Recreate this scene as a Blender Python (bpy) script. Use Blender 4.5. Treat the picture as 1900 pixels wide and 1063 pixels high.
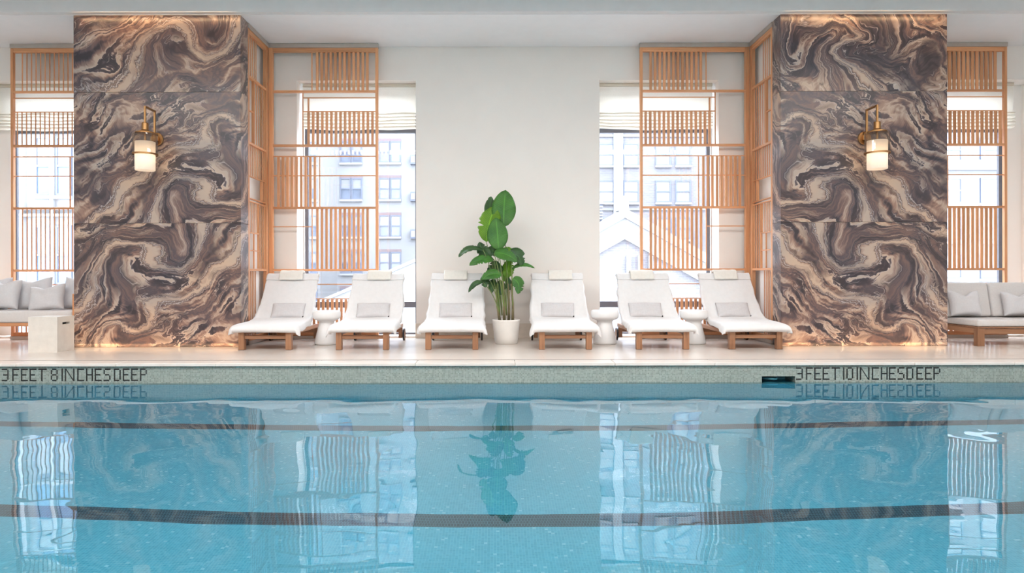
import bpy, bmesh, math, random
from mathutils import Vector, Matrix, noise

# ------------------------------------------------------------------ camera, world, lights, exposure
scene = bpy.context.scene
col = scene.collection
for o in list(bpy.data.objects):
    bpy.data.objects.remove(o, do_unlink=True)

CAM_H = 1.05            # camera above the deck (deck is z = 0)
FPX = 1250.0            # focal length in pixels of a 1900 wide frame
cam_d = bpy.data.cameras.new('camera')
cam = bpy.data.objects.new('camera', cam_d)
col.objects.link(cam)
cam.location = (0, 0, CAM_H)
cam.rotation_euler = (math.radians(90), 0.0016, 0)
cam_d.sensor_width = 36.0
cam_d.lens = FPX / 1900 * 36.0
cam_d.shift_x = 29.0 / 1900
cam_d.shift_y = -21.5 / 1900
cam_d.clip_end = 500
scene.camera = cam

world = bpy.data.worlds.new('overcast_sky')
scene.world = world
world.use_nodes = True
bg = world.node_tree.nodes['Background']
bg.inputs['Color'].default_value = (0.90, 0.95, 1.0, 1)
bg.inputs['Strength'].default_value = 12.0

def area(name, loc, rot, sx, sy, power, colr=(1, 1, 1), portal=False, spread=None):
    l = bpy.data.lights.new(name, 'AREA')
    l.shape = 'RECTANGLE'; l.size = sx; l.size_y = sy
    l.energy = power; l.color = colr
    if portal:
        l.cycles.is_portal = True
    if spread is not None:
        l.spread = math.radians(spread)
    o = bpy.data.objects.new(name, l); col.objects.link(o)
    o.location = loc; o.rotation_euler = rot
    return o

R90 = math.radians(90)
# long fill lights added above the pool, out of view, to brighten the hall
for i, d in enumerate((1.6, 4.6)):
    area('hall_fill_light', (0.2, d, 5.0), (0, 0, 0), 17.0, 0.7, 640, (1.0, 0.95, 0.91))
# unseen fill lights added under water to brighten the pool floor and far wall
for i, xx in enumerate((-7.5, -5, -2.5, 0, 2.5, 5, 7.5)):
    area('underwater_fill_light', (xx + 0.2, 0.72, -0.62), (math.radians(82), 0, 0), 1.6, 0.25, 14, (0.92, 1.0, 1.0))
# daylight portals in the windows (outside face of the openings)
PORTALS = [(-8.33, -6.6), (-3.29, -1.34), (1.72, 3.68), (6.9, 8.72)]
for a_, b_ in PORTALS:
    area('window_daylight_portal', ((a_ + b_) / 2, 11.75, 2.15), (-R90, 0, 0), b_ - a_, 4.3, 1, portal=True)

vs = scene.view_settings
vs.view_transform = 'Standard'
vs.look = 'None'
vs.gamma = 1.0
vs.use_curve_mapping = False
vs.exposure = 0.14
scene.cycles.use_denoising = True
scene.cycles.sample_clamp_indirect = 6.0
scene.cycles.use_adaptive_sampling = True
scene.cycles.adaptive_threshold = 0.025
scene.cycles.max_bounces = 9
scene.cycles.diffuse_bounces = 4
scene.cycles.transmission_bounces = 8
scene.cycles.transparent_max_bounces = 12
scene.cycles.caustics_reflective = False

# ------------------------------------------------------------------ helpers
def k_at(D): return FPX / D
def X(px, D): return (px - 921.0) * D / FPX
def Z(py, D): return CAM_H - (py - 510.0) * D / FPX

def link(o, parent=None):
    col.objects.link(o)
    if parent is not None:
        o.parent = parent
    return o

def tag(o, label=None, cat=None, group=None, kind=None):
    if label: o['label'] = label
    if cat: o['category'] = cat
    if group: o['group'] = group
    if kind: o['kind'] = kind
    return o

def empty(name, loc=(0, 0, 0), rz=0.0):
    o = bpy.data.objects.new(name, None)
    o.empty_display_size = 0.1
    col.objects.link(o)
    o.location = loc; o.rotation_euler = (0, 0, rz)
    return o

class MB:
    def __init__(s): s.v = []; s.f = []
    def box(s, x0, x1, y0, y1, z0, z1):
        n = len(s.v)
        s.v += [(x0, y0, z0), (x1, y0, z0), (x1, y1, z0), (x0, y1, z0), (x0, y0, z1), (x1, y0, z1), (x1, y1, z1), (x0, y1, z1)]
        s.f += [tuple(n + i for i in q) for q in ((0, 3, 2, 1), (4, 5, 6, 7), (0, 1, 5, 4), (1, 2, 6, 5), (2, 3, 7, 6), (3, 0, 4, 7))]
        return s
    def quad(s, a, b, c, d):
        n = len(s.v); s.v += [a, b, c, d]; s.f.append((n, n + 1, n + 2, n + 3)); return s
    def prism(s, pts, y0, y1):          # outline in x,z pushed through y
        n = len(s.v); m = len(pts)
        s.v += [(p[0], y0, p[1]) for p in pts] + [(p[0], y1, p[1]) for p in pts]
        s.f.append(tuple(range(n, n + m))); s.f.append(tuple(range(n + 2 * m - 1, n + m - 1, -1)))
        for i in range(m):
            j = (i + 1) % m
            s.f.append((n + i, n + m + i, n + m + j, n + j))
        return s
    def lathe(s, prof, seg=32, c=(0, 0), axis='z', close=False):
        n = len(s.v); m = len(prof)
        for i in range(seg):
            a = 2 * math.pi * i / seg
            for r, h in prof:
                x, y = r * math.cos(a), r * math.sin(a)
                if axis == 'z': s.v.append((c[0] + x, c[1] + y, h))
                elif axis == 'y': s.v.append((c[0] + x, h, c[1] + y))
                else: s.v.append((h, c[0] + x, c[1] + y))
        for i in range(seg):
            j = (i + 1) % seg
            for q in range(m - 1):
                s.f.append((n + i * m + q, n + j * m + q, n + j * m + q + 1, n + i * m + q + 1))
        return s
    def tube(s, pts, rads, seg=8):
        n = len(s.v); pts = [Vector(p) for p in pts]
        for i, p in enumerate(pts):
            t = (pts[min(i + 1, len(pts) - 1)] - pts[max(i - 1, 0)]).normalized()
            a = t.orthogonal().normalized() if abs(t.y) > .95 else t.cross(Vector((0, 1, 0))).normalized()
            b = t.cross(a).normalized()
            r = rads[i] if isinstance(rads, (list, tuple)) else rads
            for q in range(seg):
                g = 2 * math.pi * q / seg
                s.v.append(tuple(p + a * r * math.cos(g) + b * r * math.sin(g)))
        for i in range(len(pts) - 1):
            for q in range(seg):
                w = (q + 1) % seg
                s.f.append((n + i * seg + q, n + i * seg + w, n + (i + 1) * seg + w, n + (i + 1) * seg + q))
        s.f.append(tuple(n + q for q in range(seg))[::-1]); s.f.append(tuple(n + (len(pts) - 1) * seg + q for q in range(seg)))
        return s
    def mesh(s, name, mat, smooth=False, bevel=0.0, bseg=1):
        me = bpy.data.meshes.new(name)
        me.from_pydata(s.v, [], s.f); me.update()
        bm = bmesh.new(); bm.from_mesh(me)
        if smooth or bevel: bmesh.ops.remove_doubles(bm, verts=bm.verts, dist=1e-6)
        if bevel:
            bmesh.ops.bevel(bm, geom=list(bm.edges), offset=bevel, segments=bseg, affect='EDGES', profile=0.5, clamp_overlap=True)
        bmesh.ops.recalc_face_normals(bm, faces=bm.faces)
        if smooth:
            for f in bm.faces: f.smooth = True
        bm.to_mesh(me); bm.free()
        if mat: me.materials.append(mat)
        return me
    def build(s, name, mat, parent=None, smooth=False, bevel=0.0, bseg=1, loc=None):
        o = bpy.data.objects.new(name, s.mesh(name, mat, smooth, bevel, bseg))
        link(o, parent)
        if loc: o.location = loc
        return o

def bx(name, mat, x0, x1, y0, y1, z0, z1, parent=None, bevel=0.0, bseg=1):
    return MB().box(x0, x1, y0, y1, z0, z1).build(name, mat, parent, bevel=bevel, bseg=bseg)

def struct(o, label=None):
    o['kind'] = 'structure'
    if label: o['label'] = label
    return o

# ------------------------------------------------------------------ materials
def mat_new(name):
    m = bpy.data.materials.new(name); m.use_nodes = True
    nt = m.node_tree; nt.nodes.clear()
    out = nt.nodes.new('ShaderNodeOutputMaterial')
    return m, nt, out

def nd(nt, typ, **kw):
    n = nt.nodes.new(typ)
    for k_, v_ in kw.items():
        if k_.startswith('i_'):
            key = k_[2:].replace('_', ' ')
            n.inputs[key].default_value = v_
        else:
            setattr(n, k_, v_)
    return n

def math_(nt, op, a, b=None, c=None):
    n = nt.nodes.new('ShaderNodeMath'); n.operation = op
    for i, q in enumerate((a, b, c)):
        if q is None: continue
        if isinstance(q, (int, float)): n.inputs[i].default_value = q
        else: nt.links.new(q, n.inputs[i])
    return n.outputs[0]

def vmath(nt, op, a, b=None):
    n = nt.nodes.new('ShaderNodeVectorMath'); n.operation = op
    for i, q in enumerate((a, b)):
        if q is None: continue
        if isinstance(q, (tuple, list)): n.inputs[i].default_value = q
        elif isinstance(q, (int, float)): n.inputs[i].default_value = (q, q, q)
        else: nt.links.new(q, n.inputs[i])
    return n

def ramp(nt, fac, stops, interp='LINEAR'):
    n = nt.nodes.new('ShaderNodeValToRGB'); cr = n.color_ramp; cr.interpolation = interp
    while len(cr.elements) > 1: cr.elements.remove(cr.elements[0])
    cr.elements[0].position = stops[0][0]; cr.elements[0].color = (*stops[0][1], 1)
    for p, c in stops[1:]:
        e = cr.elements.new(p); e.color = (*c, 1)
    nt.links.new(fac, n.inputs[0])
    return n.outputs[0]

def mixrgb(nt, fac, a, b, blend='MIX'):
    n = nt.nodes.new('ShaderNodeMix'); n.data_type = 'RGBA'; n.blend_type = blend
    for key, q in ((0, fac), (6, a), (7, b)):
        if isinstance(q, (int, float)): n.inputs[key].default_value = q
        elif isinstance(q, (tuple, list)): n.inputs[key].default_value = (*q, 1)
        else: nt.links.new(q, n.inputs[key])
    return n.outputs[2]

def plain(name, c, rough=0.6, var=0.04, scale=6.0, bump=0.0, bscale=60.0, metal=0.0, spec=0.5, sheen=0.0, stretch=None):
    m, nt, out = mat_new(name)
    p = nd(nt, 'ShaderNodeBsdfPrincipled')
    p.inputs['Roughness'].default_value = rough
    p.inputs['Metallic'].default_value = metal
    p.inputs['Specular IOR Level'].default_value = spec
    if sheen: p.inputs['Sheen Weight'].default_value = sheen
    tc = nd(nt, 'ShaderNodeTexCoord')
    vec = tc.outputs['Object']
    if stretch:
        vec = vmath(nt, 'MULTIPLY', vec, stretch).outputs[0]
    n = nd(nt, 'ShaderNodeTexNoise'); n.inputs['Scale'].default_value = scale; n.inputs['Detail'].default_value = 4
    nt.links.new(vec, n.inputs['Vector'])
    lo = tuple(max(0, x * (1 - var)) for x in c); hi = tuple(min(1, x * (1 + var)) for x in c)
    cc = ramp(nt, n.outputs['Fac'], [(0.3, lo), (0.7, hi)])
    nt.links.new(cc, p.inputs['Base Color'])
    if bump:
        b = nd(nt, 'ShaderNodeTexNoise'); b.inputs['Scale'].default_value = bscale; b.inputs['Detail'].default_value = 3
        nt.links.new(vec, b.inputs['Vector'])
        bn = nd(nt, 'ShaderNodeBump'); bn.inputs['Strength'].default_value = bump; bn.inputs['Distance'].default_value = 0.01
        nt.links.new(b.outputs['Fac'], bn.inputs['Height']); nt.links.new(bn.outputs[0], p.inputs['Normal'])
    nt.links.new(p.outputs[0], out.inputs[0])
    return m

def wood(name, c1, c2, axis='z', rough=0.45):
    m, nt, out = mat_new(name)
    p = nd(nt, 'ShaderNodeBsdfPrincipled'); p.inputs['Roughness'].default_value = rough
    tc = nd(nt, 'ShaderNodeTexCoord')
    oi = nd(nt, 'ShaderNodeObjectInfo')
    st = {'z': (38, 38, 1.6), 'x': (1.6, 38, 38), 'y': (38, 1.6, 38)}[axis]
    v = vmath(nt, 'MULTIPLY', tc.outputs['Object'], st).outputs[0]
    off = nd(nt, 'ShaderNodeCombineXYZ')
    sc = math_(nt, 'MULTIPLY', oi.outputs['Random'], 37.0)
    for i in range(3): nt.links.new(sc, off.inputs[i])
    v = vmath(nt, 'ADD', v, off.outputs[0]).outputs[0]
    n = nd(nt, 'ShaderNodeTexNoise'); n.inputs['Scale'].default_value = 1.0; n.inputs['Detail'].default_value = 5
    n.inputs['Distortion'].default_value = 0.6
    nt.links.new(v, n.inputs['Vector'])
    c = ramp(nt, n.outputs['Fac'], [(0.28, c2), (0.5, c1), (0.72, tuple(min(1, x * 1.15) for x in c1))])
    f = math_(nt, 'MULTIPLY_ADD', oi.outputs['Random'], 0.28, 0.86)
    fc = nd(nt, 'ShaderNodeCombineColor')
    for i in range(3): nt.links.new(f, fc.inputs[i])
    c = mixrgb(nt, 1.0, c, fc.outputs[0], 'MULTIPLY')
    nt.links.new(c, p.inputs['Base Color'])
    nt.links.new(p.outputs[0], out.inputs[0])
    return m

M = {}
M['wall'] = plain('wall_paint', (0.85, 0.81, 0.77), 0.75, 0.015, 2.0, 0.03, 90)
M['ceiling'] = plain('ceiling_paint', (0.88, 0.87, 0.875), 0.8, 0.01)
M['beam'] = plain('beam_paint', (0.74, 0.73, 0.73), 0.8, 0.02)
M['stonebase'] = plain('baseboard_stone', (0.68, 0.60, 0.52), 0.4, 0.06, 9)
M['cedar'] = wood('cedar_vertical', (0.67, 0.32, 0.155), (0.56, 0.25, 0.11), 'z')
M['cedar_h'] = wood('cedar_horizontal', (0.67, 0.32, 0.155), (0.56, 0.25, 0.11), 'x')
M['cedar_d'] = wood('cedar_depthwise', (0.67, 0.32, 0.155), (0.56, 0.25, 0.11), 'y')
M['teak'] = wood('teak_vertical', (0.30, 0.145, 0.075), (0.19, 0.085, 0.042), 'z')  # shade on the front faces is mixed into this darker teak
M['teak_h'] = wood('teak_crosswise', (0.30, 0.145, 0.075), (0.19, 0.085, 0.042), 'x')  # same shade-darkened tone; the lengthwise teak below stays lighter
M['teak_d'] = wood('teak_lengthwise', (0.42, 0.215, 0.115), (0.28, 0.13, 0.065), 'y')
M['track'] = plain('track_metal', (0.50, 0.45, 0.41), 0.45, 0.05, 8, metal=0.3)
M['darkmetal'] = plain('dark_window_metal', (0.15, 0.155, 0.185), 0.4, 0.05, 8, metal=0.2)  # dark metal lightened, with the window haze put into its colour
M['cover'] = plain('white_terry', (0.79, 0.78, 0.785), 0.95, 0.02, 20, 0.35, 260, sheen=0.3, spec=0.2)
M['towel'] = plain('cream_towel', (0.83, 0.80, 0.745), 0.95, 0.03, 25, 0.5, 220, sheen=0.3, spec=0.2)
M['lumbar'] = plain('pale_grey_linen', (0.62, 0.60, 0.61), 0.95, 0.04, 40, 0.3, 300, spec=0.2)
M['sofa'] = plain('light_grey_upholstery', (0.66, 0.63, 0.62), 0.95, 0.03, 40, 0.25, 260, spec=0.2)
M['pillow'] = plain('soft_grey_linen', (0.66, 0.645, 0.66), 0.95, 0.03, 40, 0.3, 240, spec=0.2)
M['ceramic'] = plain('white_ceramic', (0.84, 0.83, 0.83), 0.22, 0.02, 5, 0.08, 30)
M['pot'] = plain('matt_white_pot', (0.80, 0.77, 0.73), 0.55, 0.03, 7, 0.06, 60)
M['soil'] = plain('dark_soil', (0.07, 0.05, 0.035), 0.95, 0.3, 40, 0.6, 60)
M['cubestone'] = plain('cast_stone', (0.72, 0.68, 0.63), 0.6, 0.05, 10, 0.1, 70)
M['black'] = plain('black_rubber', (0.025, 0.025, 0.03), 0.6, 0.1)
M['brass'] = plain('aged_brass', (0.36, 0.20, 0.085), 0.35, 0.1, 14, metal=1.0)
M['stem'] = plain('plant_stem', (0.16, 0.22, 0.06), 0.5, 0.3, 9, stretch=(4, 4, 1))
M['trunk'] = plain('plant_stalk', (0.20, 0.17, 0.09), 0.6, 0.35, 9, stretch=(5, 5, 1.2))
M['letter'] = plain('black_mosaic', (0.018, 0.02, 0.022), 0.3, 0.2, 30)
M['recess'] = plain('skimmer_liner', (0.10, 0.36, 0.45), 0.4, 0.05)
M['slot'] = plain('drain_slot', (0.12, 0.11, 0.105), 0.7, 0.1)
M['plinth'] = plain('roof_white', (0.235, 0.237, 0.25), 0.8, 0.03, 1.0)
M['pale_stone'] = plain('pale_facade_stone', (0.195, 0.20, 0.215), 0.9, 0.05, 0.6)
M['pale_stone_b'] = plain('warm_facade_stone', (0.165, 0.168, 0.18), 0.9, 0.05, 0.6)
M['lintel'] = plain('pink_lintel_brick', (0.15, 0.115, 0.125), 0.9, 0.08, 3)
M['sash'] = plain('blue_grey_sash', (0.095, 0.11, 0.155), 0.6, 0.06, 3)
M['blindpane'] = plain('window_with_blind', (0.19, 0.197, 0.212), 0.25, 0.12, 0.9)
M['darkpane'] = plain('window_glass_far', (0.11, 0.13, 0.175), 0.08, 0.25, 0.7)
M['bluepane'] = plain('window_glass_blue', (0.08, 0.12, 0.20), 0.08, 0.25, 0.5)
M['asphalt'] = plain('street_surface', (0.25, 0.25, 0.26), 0.9, 0.1, 0.5)

def brick_mat(name, c1, c2, mortar, bw, bh, ms, plane='xz', offset=0.5, rough=0.8, spark=False):
    m, nt, out = mat_new(name)
    p = nd(nt, 'ShaderNodeBsdfPrincipled'); p.inputs['Roughness'].default_value = rough
    tc = nd(nt, 'ShaderNodeTexCoord'); sp = nd(nt, 'ShaderNodeSeparateXYZ'); cb = nd(nt, 'ShaderNodeCombineXYZ')
    nt.links.new(tc.outputs['Object'], sp.inputs[0])
    a, b = {'xz': ('X', 'Z'), 'xy': ('X', 'Y'), 'yz': ('Y', 'Z')}[plane]
    nt.links.new(sp.outputs[a], cb.inputs[0]); nt.links.new(sp.outputs[b], cb.inputs[1])
    t = nd(nt, 'ShaderNodeTexBrick'); t.offset = offset; t.squash = 1.0
    t.inputs['Scale'].default_value = 1.0
    t.inputs['Brick Width'].default_value = bw; t.inputs['Row Height'].default_value = bh
    t.inputs['Mortar Size'].default_value = ms; t.inputs['Mortar Smooth'].default_value = 0.1
    t.inputs['Color1'].default_value = (*c1, 1); t.inputs['Color2'].default_value = (*c2, 1); t.inputs['Mortar'].default_value = (*mortar, 1)
    nt.links.new(cb.outputs[0], t.inputs['Vector'])
    c = t.outputs['Color']
    n = nd(nt, 'ShaderNodeTexNoise'); n.inputs['Scale'].default_value = 0.8; n.inputs['Detail'].default_value = 3
    nt.links.new(cb.outputs[0], n.inputs['Vector'])
    sh = ramp(nt, n.outputs['Fac'], [(0.3, (0.90, 0.90, 0.90)), (0.7, (1, 1, 1))])
    c = mixrgb(nt, 1.0, c, sh, 'MULTIPLY')
    if spark:       # random tiles painted paler, standing in for sparkle off pearly mosaic
        sn = vmath(nt, 'SNAP', vmath(nt, 'ADD', cb.outputs[0], (0, 0, 0)).outputs[0], (bw, bh, 1)).outputs[0]
        wn = nd(nt, 'ShaderNodeTexWhiteNoise'); nt.links.new(sn, wn.inputs['Vector'])
        f = math_(nt, 'GREATER_THAN', wn.outputs['Value'], 0.982)
        c = mixrgb(nt, math_(nt, 'MULTIPLY', f, 0.3), c, (0.9, 0.95, 0.95))
    nt.links.new(c, p.inputs['Base Color'])
    nt.links.new(p.outputs[0], out.inputs[0])
    return m

TILE = 0.0172
M['band'] = brick_mat('mosaic_waterline', (0.20, 0.235, 0.21), (0.34, 0.38, 0.345), (0.40, 0.45, 0.41), TILE, TILE, 0.0016, 'xz', 0.0, 0.25)
M['poolfloor'] = brick_mat('mosaic_pool_floor', (0.115, 0.385, 0.53), (0.175, 0.48, 0.62), (0.29, 0.55, 0.65), 0.02, 0.02, 0.0013, 'xy', 0.0, 0.3, True)
M['poolwall'] = brick_mat('mosaic_pool_wall', (0.115, 0.385, 0.53), (0.175, 0.48, 0.62), (0.29, 0.55, 0.65), 0.02, 0.02, 0.0013, 'xz', 0.0, 0.3)
M['poolend'] = brick_mat('mosaic_pool_end', (0.115, 0.385, 0.53), (0.175, 0.48, 0.62), (0.29, 0.55, 0.65), 0.02, 0.02, 0.0013, 'yz', 0.0, 0.3)
M['lane'] = brick_mat('mosaic_lane_line', (0.014, 0.030, 0.050), (0.034, 0.056, 0.082), (0.14, 0.27, 0.33), 0.02, 0.04, 0.0011, 'xy', 0.5, 0.3)
M['brick'] = brick_mat('lilac_washed_brick', (0.125, 0.124, 0.15), (0.152, 0.15, 0.175), (0.18, 0.178, 0.196), 0.40, 0.14, 0.02, 'xz', 0.5)
M['deck'] = brick_mat('limestone_deck', (0.76, 0.69, 0.63), (0.79, 0.72, 0.66), (0.72, 0.65, 0.59), 1.2, 0.6, 0.002, 'xy', 0.5, 0.22)
M['coping'] = plain('limestone_coping', (0.76, 0.70, 0.65), 0.25, 0.06, 4)

def glass_thin(name, tint=(0.96, 0.98, 1.0), refl=1.0):
    m, nt, out = mat_new(name)
    tr = nd(nt, 'ShaderNodeBsdfTransparent'); tr.inputs[0].default_value = (*tint, 1)
    gl = nd(nt, 'ShaderNodeBsdfGlossy'); gl.inputs['Roughness'].default_value = 0.02
    lw = nd(nt, 'ShaderNodeLayerWeight'); lw.inputs[0].default_value = 0.5
    fr = math_(nt, 'MULTIPLY_ADD', math_(nt, 'POWER', lw.outputs['Facing'], 5.0), 0.94, 0.045)
    mx = nd(nt, 'ShaderNodeMixShader')
    nt.links.new(math_(nt, 'MULTIPLY', fr, refl), mx.inputs[0])
    nt.links.new(tr.outputs[0], mx.inputs[1]); nt.links.new(gl.outputs[0], mx.inputs[2])
    nt.links.new(mx.outputs[0], out.inputs[0])
    return m
M['pane'] = glass_thin('window_glass')
M['clearglass'] = glass_thin('clear_lamp_glass', (0.90, 0.88, 0.86))

def translucent(name, c, t=0.5, bump=0.0, bscale=120):
    m, nt, out = mat_new(name)
    d = nd(nt, 'ShaderNodeBsdfDiffuse'); d.inputs[0].default_value = (*c, 1)
    tl = nd(nt, 'ShaderNodeBsdfTranslucent'); tl.inputs[0].default_value = (*c, 1)
    tc = nd(nt, 'ShaderNodeTexCoord'); n = nd(nt, 'ShaderNodeTexNoise'); n.inputs['Scale'].default_value = bscale
    nt.links.new(tc.outputs['Object'], n.inputs['Vector'])
    cc = ramp(nt, n.outputs['Fac'], [(0.3, tuple(x * 0.93 for x in c)), (0.7, c)])
    nt.links.new(cc, d.inputs[0]); nt.links.new(cc, tl.inputs[0])
    mx = nd(nt, 'ShaderNodeMixShader'); mx.inputs[0].default_value = t
    nt.links.new(d.outputs[0], mx.inputs[1]); nt.links.new(tl.outputs[0], mx.inputs[2])
    nt.links.new(mx.outputs[0], out.inputs[0])
    return m
M['shade'] = translucent('linen_shade', (0.84, 0.79, 0.70), 0.42)
M['frost'] = translucent('frosted_lamp_glass', (0.93, 0.90, 0.86), 0.6)

def bulb_mat():
    m, nt, out = mat_new('lit_bulb')
    e = nd(nt, 'ShaderNodeEmission'); e.inputs[0].default_value = (1.0, 0.72, 0.42, 1); e.inputs[1].default_value = 30
    nt.links.new(e.outputs[0], out.inputs[0])
    return m
M['bulb'] = bulb_mat()

def leaf_mat(name, c1, c2, tl=0.25):
    m, nt, out = mat_new(name)
    p = nd(nt, 'ShaderNodeBsdfPrincipled'); p.inputs['Roughness'].default_value = 0.35
    uv = nd(nt, 'ShaderNodeUVMap'); sp = nd(nt, 'ShaderNodeSeparateXYZ'); nt.links.new(uv.outputs[0], sp.inputs[0])
    # veins: run out from the midrib and slightly towards the tip
    av = math_(nt, 'ABSOLUTE', sp.outputs['Y'])
    ph = math_(nt, 'SUBTRACT', math_(nt, 'MULTIPLY', sp.outputs['X'], 22.0), math_(nt, 'MULTIPLY', av, 3.0))
    sn = math_(nt, 'SINE', math_(nt, 'MULTIPLY', ph, 6.283))
    n = nd(nt, 'ShaderNodeTexNoise'); n.inputs['Scale'].default_value = 5
    tc = nd(nt, 'ShaderNodeTexCoord'); nt.links.new(tc.outputs['Object'], n.inputs['Vector'])
    base = ramp(nt, n.outputs['Fac'], [(0.3, c1), (0.7, c2)])
    v = math_(nt, 'MULTIPLY_ADD', sn, 0.10, 0.95)
    mid = math_(nt, 'LESS_THAN', av, 0.06)
    cc = nd(nt, 'ShaderNodeCombineColor')
    for i in range(3): nt.links.new(v, cc.inputs[i])
    c = mixrgb(nt, 1.0, base, cc.outputs[0], 'MULTIPLY')
    c = mixrgb(nt, math_(nt, 'MULTIPLY', mid, 0.5), c, tuple(min(1, x * 1.8) for x in c2))
    nt.links.new(c, p.inputs['Base Color'])
    bn = nd(nt, 'ShaderNodeBump'); bn.inputs['Strength'].default_value = 0.25; bn.inputs['Distance'].default_value = 0.01
    nt.links.new(sn, bn.inputs['Height']); nt.links.new(bn.outputs[0], p.inputs['Normal'])
    t = nd(nt, 'ShaderNodeBsdfTranslucent'); nt.links.new(c, t.inputs[0])
    mx = nd(nt, 'ShaderNodeMixShader'); mx.inputs[0].default_value = tl
    nt.links.new(p.outputs[0], mx.inputs[1]); nt.links.new(t.outputs[0], mx.inputs[2])
    nt.links.new(mx.outputs[0], out.inputs[0])
    return m
M['leaf'] = leaf_mat('glossy_green_leaf', (0.045, 0.16, 0.028), (0.085, 0.27, 0.04))
M['leaf_dark'] = leaf_mat('deep_green_leaf', (0.022, 0.075, 0.022), (0.05, 0.14, 0.035), 0.15)
M['leaf_bright'] = leaf_mat('yellow_green_leaf', (0.15, 0.36, 0.02), (0.25, 0.48, 0.04), 0.45)  # brighter yellow-green, with light from behind put into the leaf colour

def marble(name, swirls, flow=0.6, mirror=1.0, seed=0.0, scale=1.0, rivers=(), turn=None):
    """Swirling brown-grey-cream marble; swirls = (x, z, radius, turns in radians)."""
    m, nt, out = mat_new(name)
    p = nd(nt, 'ShaderNodeBsdfPrincipled'); p.inputs['Roughness'].default_value = 0.28
    tc = nd(nt, 'ShaderNodeTexCoord'); sp = nd(nt, 'ShaderNodeSeparateXYZ'); nt.links.new(tc.outputs['Object'], sp.inputs[0])
    xx = math_(nt, 'MULTIPLY', sp.outputs['X'], mirror)
    xx = math_(nt, 'ADD', xx, math_(nt, 'MULTIPLY', sp.outputs['Y'], 1.0))
    cb = nd(nt, 'ShaderNodeCombineXYZ'); nt.links.new(xx, cb.inputs[0]); nt.links.new(sp.outputs['Z'], cb.inputs[1])
    cb.inputs[2].default_value = seed
    v = cb.outputs[0]
    if turn:            # the slab cut from the same block, turned half round
        v = vmath(nt, 'SUBTRACT', (2 * turn[0], 2 * turn[1], 2 * seed), v).outputs[0]
    def noise_(v, sc, det, rough=0.5, dist=0.0):
        n = nd(nt, 'ShaderNodeTexNoise'); n.inputs['Scale'].default_value = sc; n.inputs['Detail'].default_value = det
        n.inputs['Roughness'].default_value = rough; n.inputs['Distortion'].default_value = dist
        nt.links.new(v, n.inputs['Vector']); return n
    def warp(v, sc, amp, det, off):
        n = noise_(vmath(nt, 'ADD', v, (off, off * 0.7, seed)).outputs[0], sc, det)
        d = vmath(nt, 'SUBTRACT', n.outputs['Color'], (0.5, 0.5, 0.5)).outputs[0]
        a = (amp, amp, 0) if isinstance(amp, float) else (amp[0], amp[1], 0)
        d = vmath(nt, 'MULTIPLY', d, a).outputs[0]
        return vmath(nt, 'ADD', v, d).outputs[0]
    v0 = v
    v = warp(v, 1.3, 0.40, 1, 3.1)
    v = warp(v, 4.8, 0.15, 2, 8.7)
    v = warp(v, 15.0, 0.036, 3, 5.2)
    for (sx, sz, r, a) in swirls:
        c = (sx, sz, seed)
        d = vmath(nt, 'SUBTRACT', v, c).outputs[0]
        d = vmath(nt, 'MULTIPLY', d, (0.8, 1.25, 0)).outputs[0]
        ln = vmath(nt, 'LENGTH', d).outputs['Value']
        q = math_(nt, 'DIVIDE', ln, r); q = math_(nt, 'MULTIPLY', q, q)
        e = math_(nt, 'EXPONENT', math_(nt, 'MULTIPLY', q, -1.0))
        ang = math_(nt, 'MULTIPLY', e, a)
        vr = nd(nt, 'ShaderNodeVectorRotate'); vr.rotation_type = 'Z_AXIS'
        vr.inputs['Center'].default_value = c
        nt.links.new(v, vr.inputs['Vector']); nt.links.new(ang, vr.inputs['Angle'])
        v = vr.outputs[0]
    # turn to the flow and stretch along it
    vr = nd(nt, 'ShaderNodeVectorRotate'); vr.rotation_type = 'Z_AXIS'; vr.inputs['Angle'].default_value = -flow
    nt.links.new(v, vr.inputs['Vector'])
    s = vmath(nt, 'MULTIPLY', vr.outputs[0], (0.62 * scale, 2.5 * scale, 1)).outputs[0]
    n1 = noise_(s, 1.15, 3.0, 0.55, 0.45)
    t = math_(nt, 'MULTIPLY', n1.outputs['Fac'], 6.2)
    # feathered grain drawn across the bands
    f1 = noise_(vmath(nt, 'MULTIPLY', vr.outputs[0], (34, 4.5, 1)).outputs[0], 1.0, 4, 0.6)
    f2 = noise_(vmath(nt, 'MULTIPLY', vr.outputs[0], (9, 5, 1)).outputs[0], 1.0, 2, 0.5)
    t = math_(nt, 'ADD', t, math_(nt, 'MULTIPLY_ADD', f1.outputs['Fac'], 0.55, -0.275))
    t = math_(nt, 'ADD', t, math_(nt, 'MULTIPLY_ADD', f2.outputs['Fac'], 0.40, -0.20))
    pp = math_(nt, 'FRACT', t)
    DK = (0.052, 0.043, 0.052); GR = (0.112, 0.090, 0.096); MV = (0.215, 0.138, 0.120); TN = (0.37, 0.26, 0.205)
    CR = (0.56, 0.45, 0.35); WH = (0.68, 0.60, 0.54)
    c1 = ramp(nt, pp, [(0.0, GR), (0.10, DK), (0.28, DK), (0.38, GR), (0.50, MV), (0.64, TN), (0.77, CR), (0.92, CR), (0.96, WH), (0.98, GR), (1.0, GR)])
    # a calmer brown-grey layer with thin contour lines, where the stone is less drawn out
    q2 = math_(nt, 'PINGPONG', math_(nt, 'MULTIPLY', t, 0.8), 1.0)
    c2 = ramp(nt, q2, [(0.0, DK), (0.22, GR), (0.42, MV), (0.58, GR), (0.75, MV), (0.9, TN), (1.0, CR)])
    lines = math_(nt, 'FRACT', math_(nt, 'MULTIPLY', n1.outputs['Fac'], 26.0))
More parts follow.
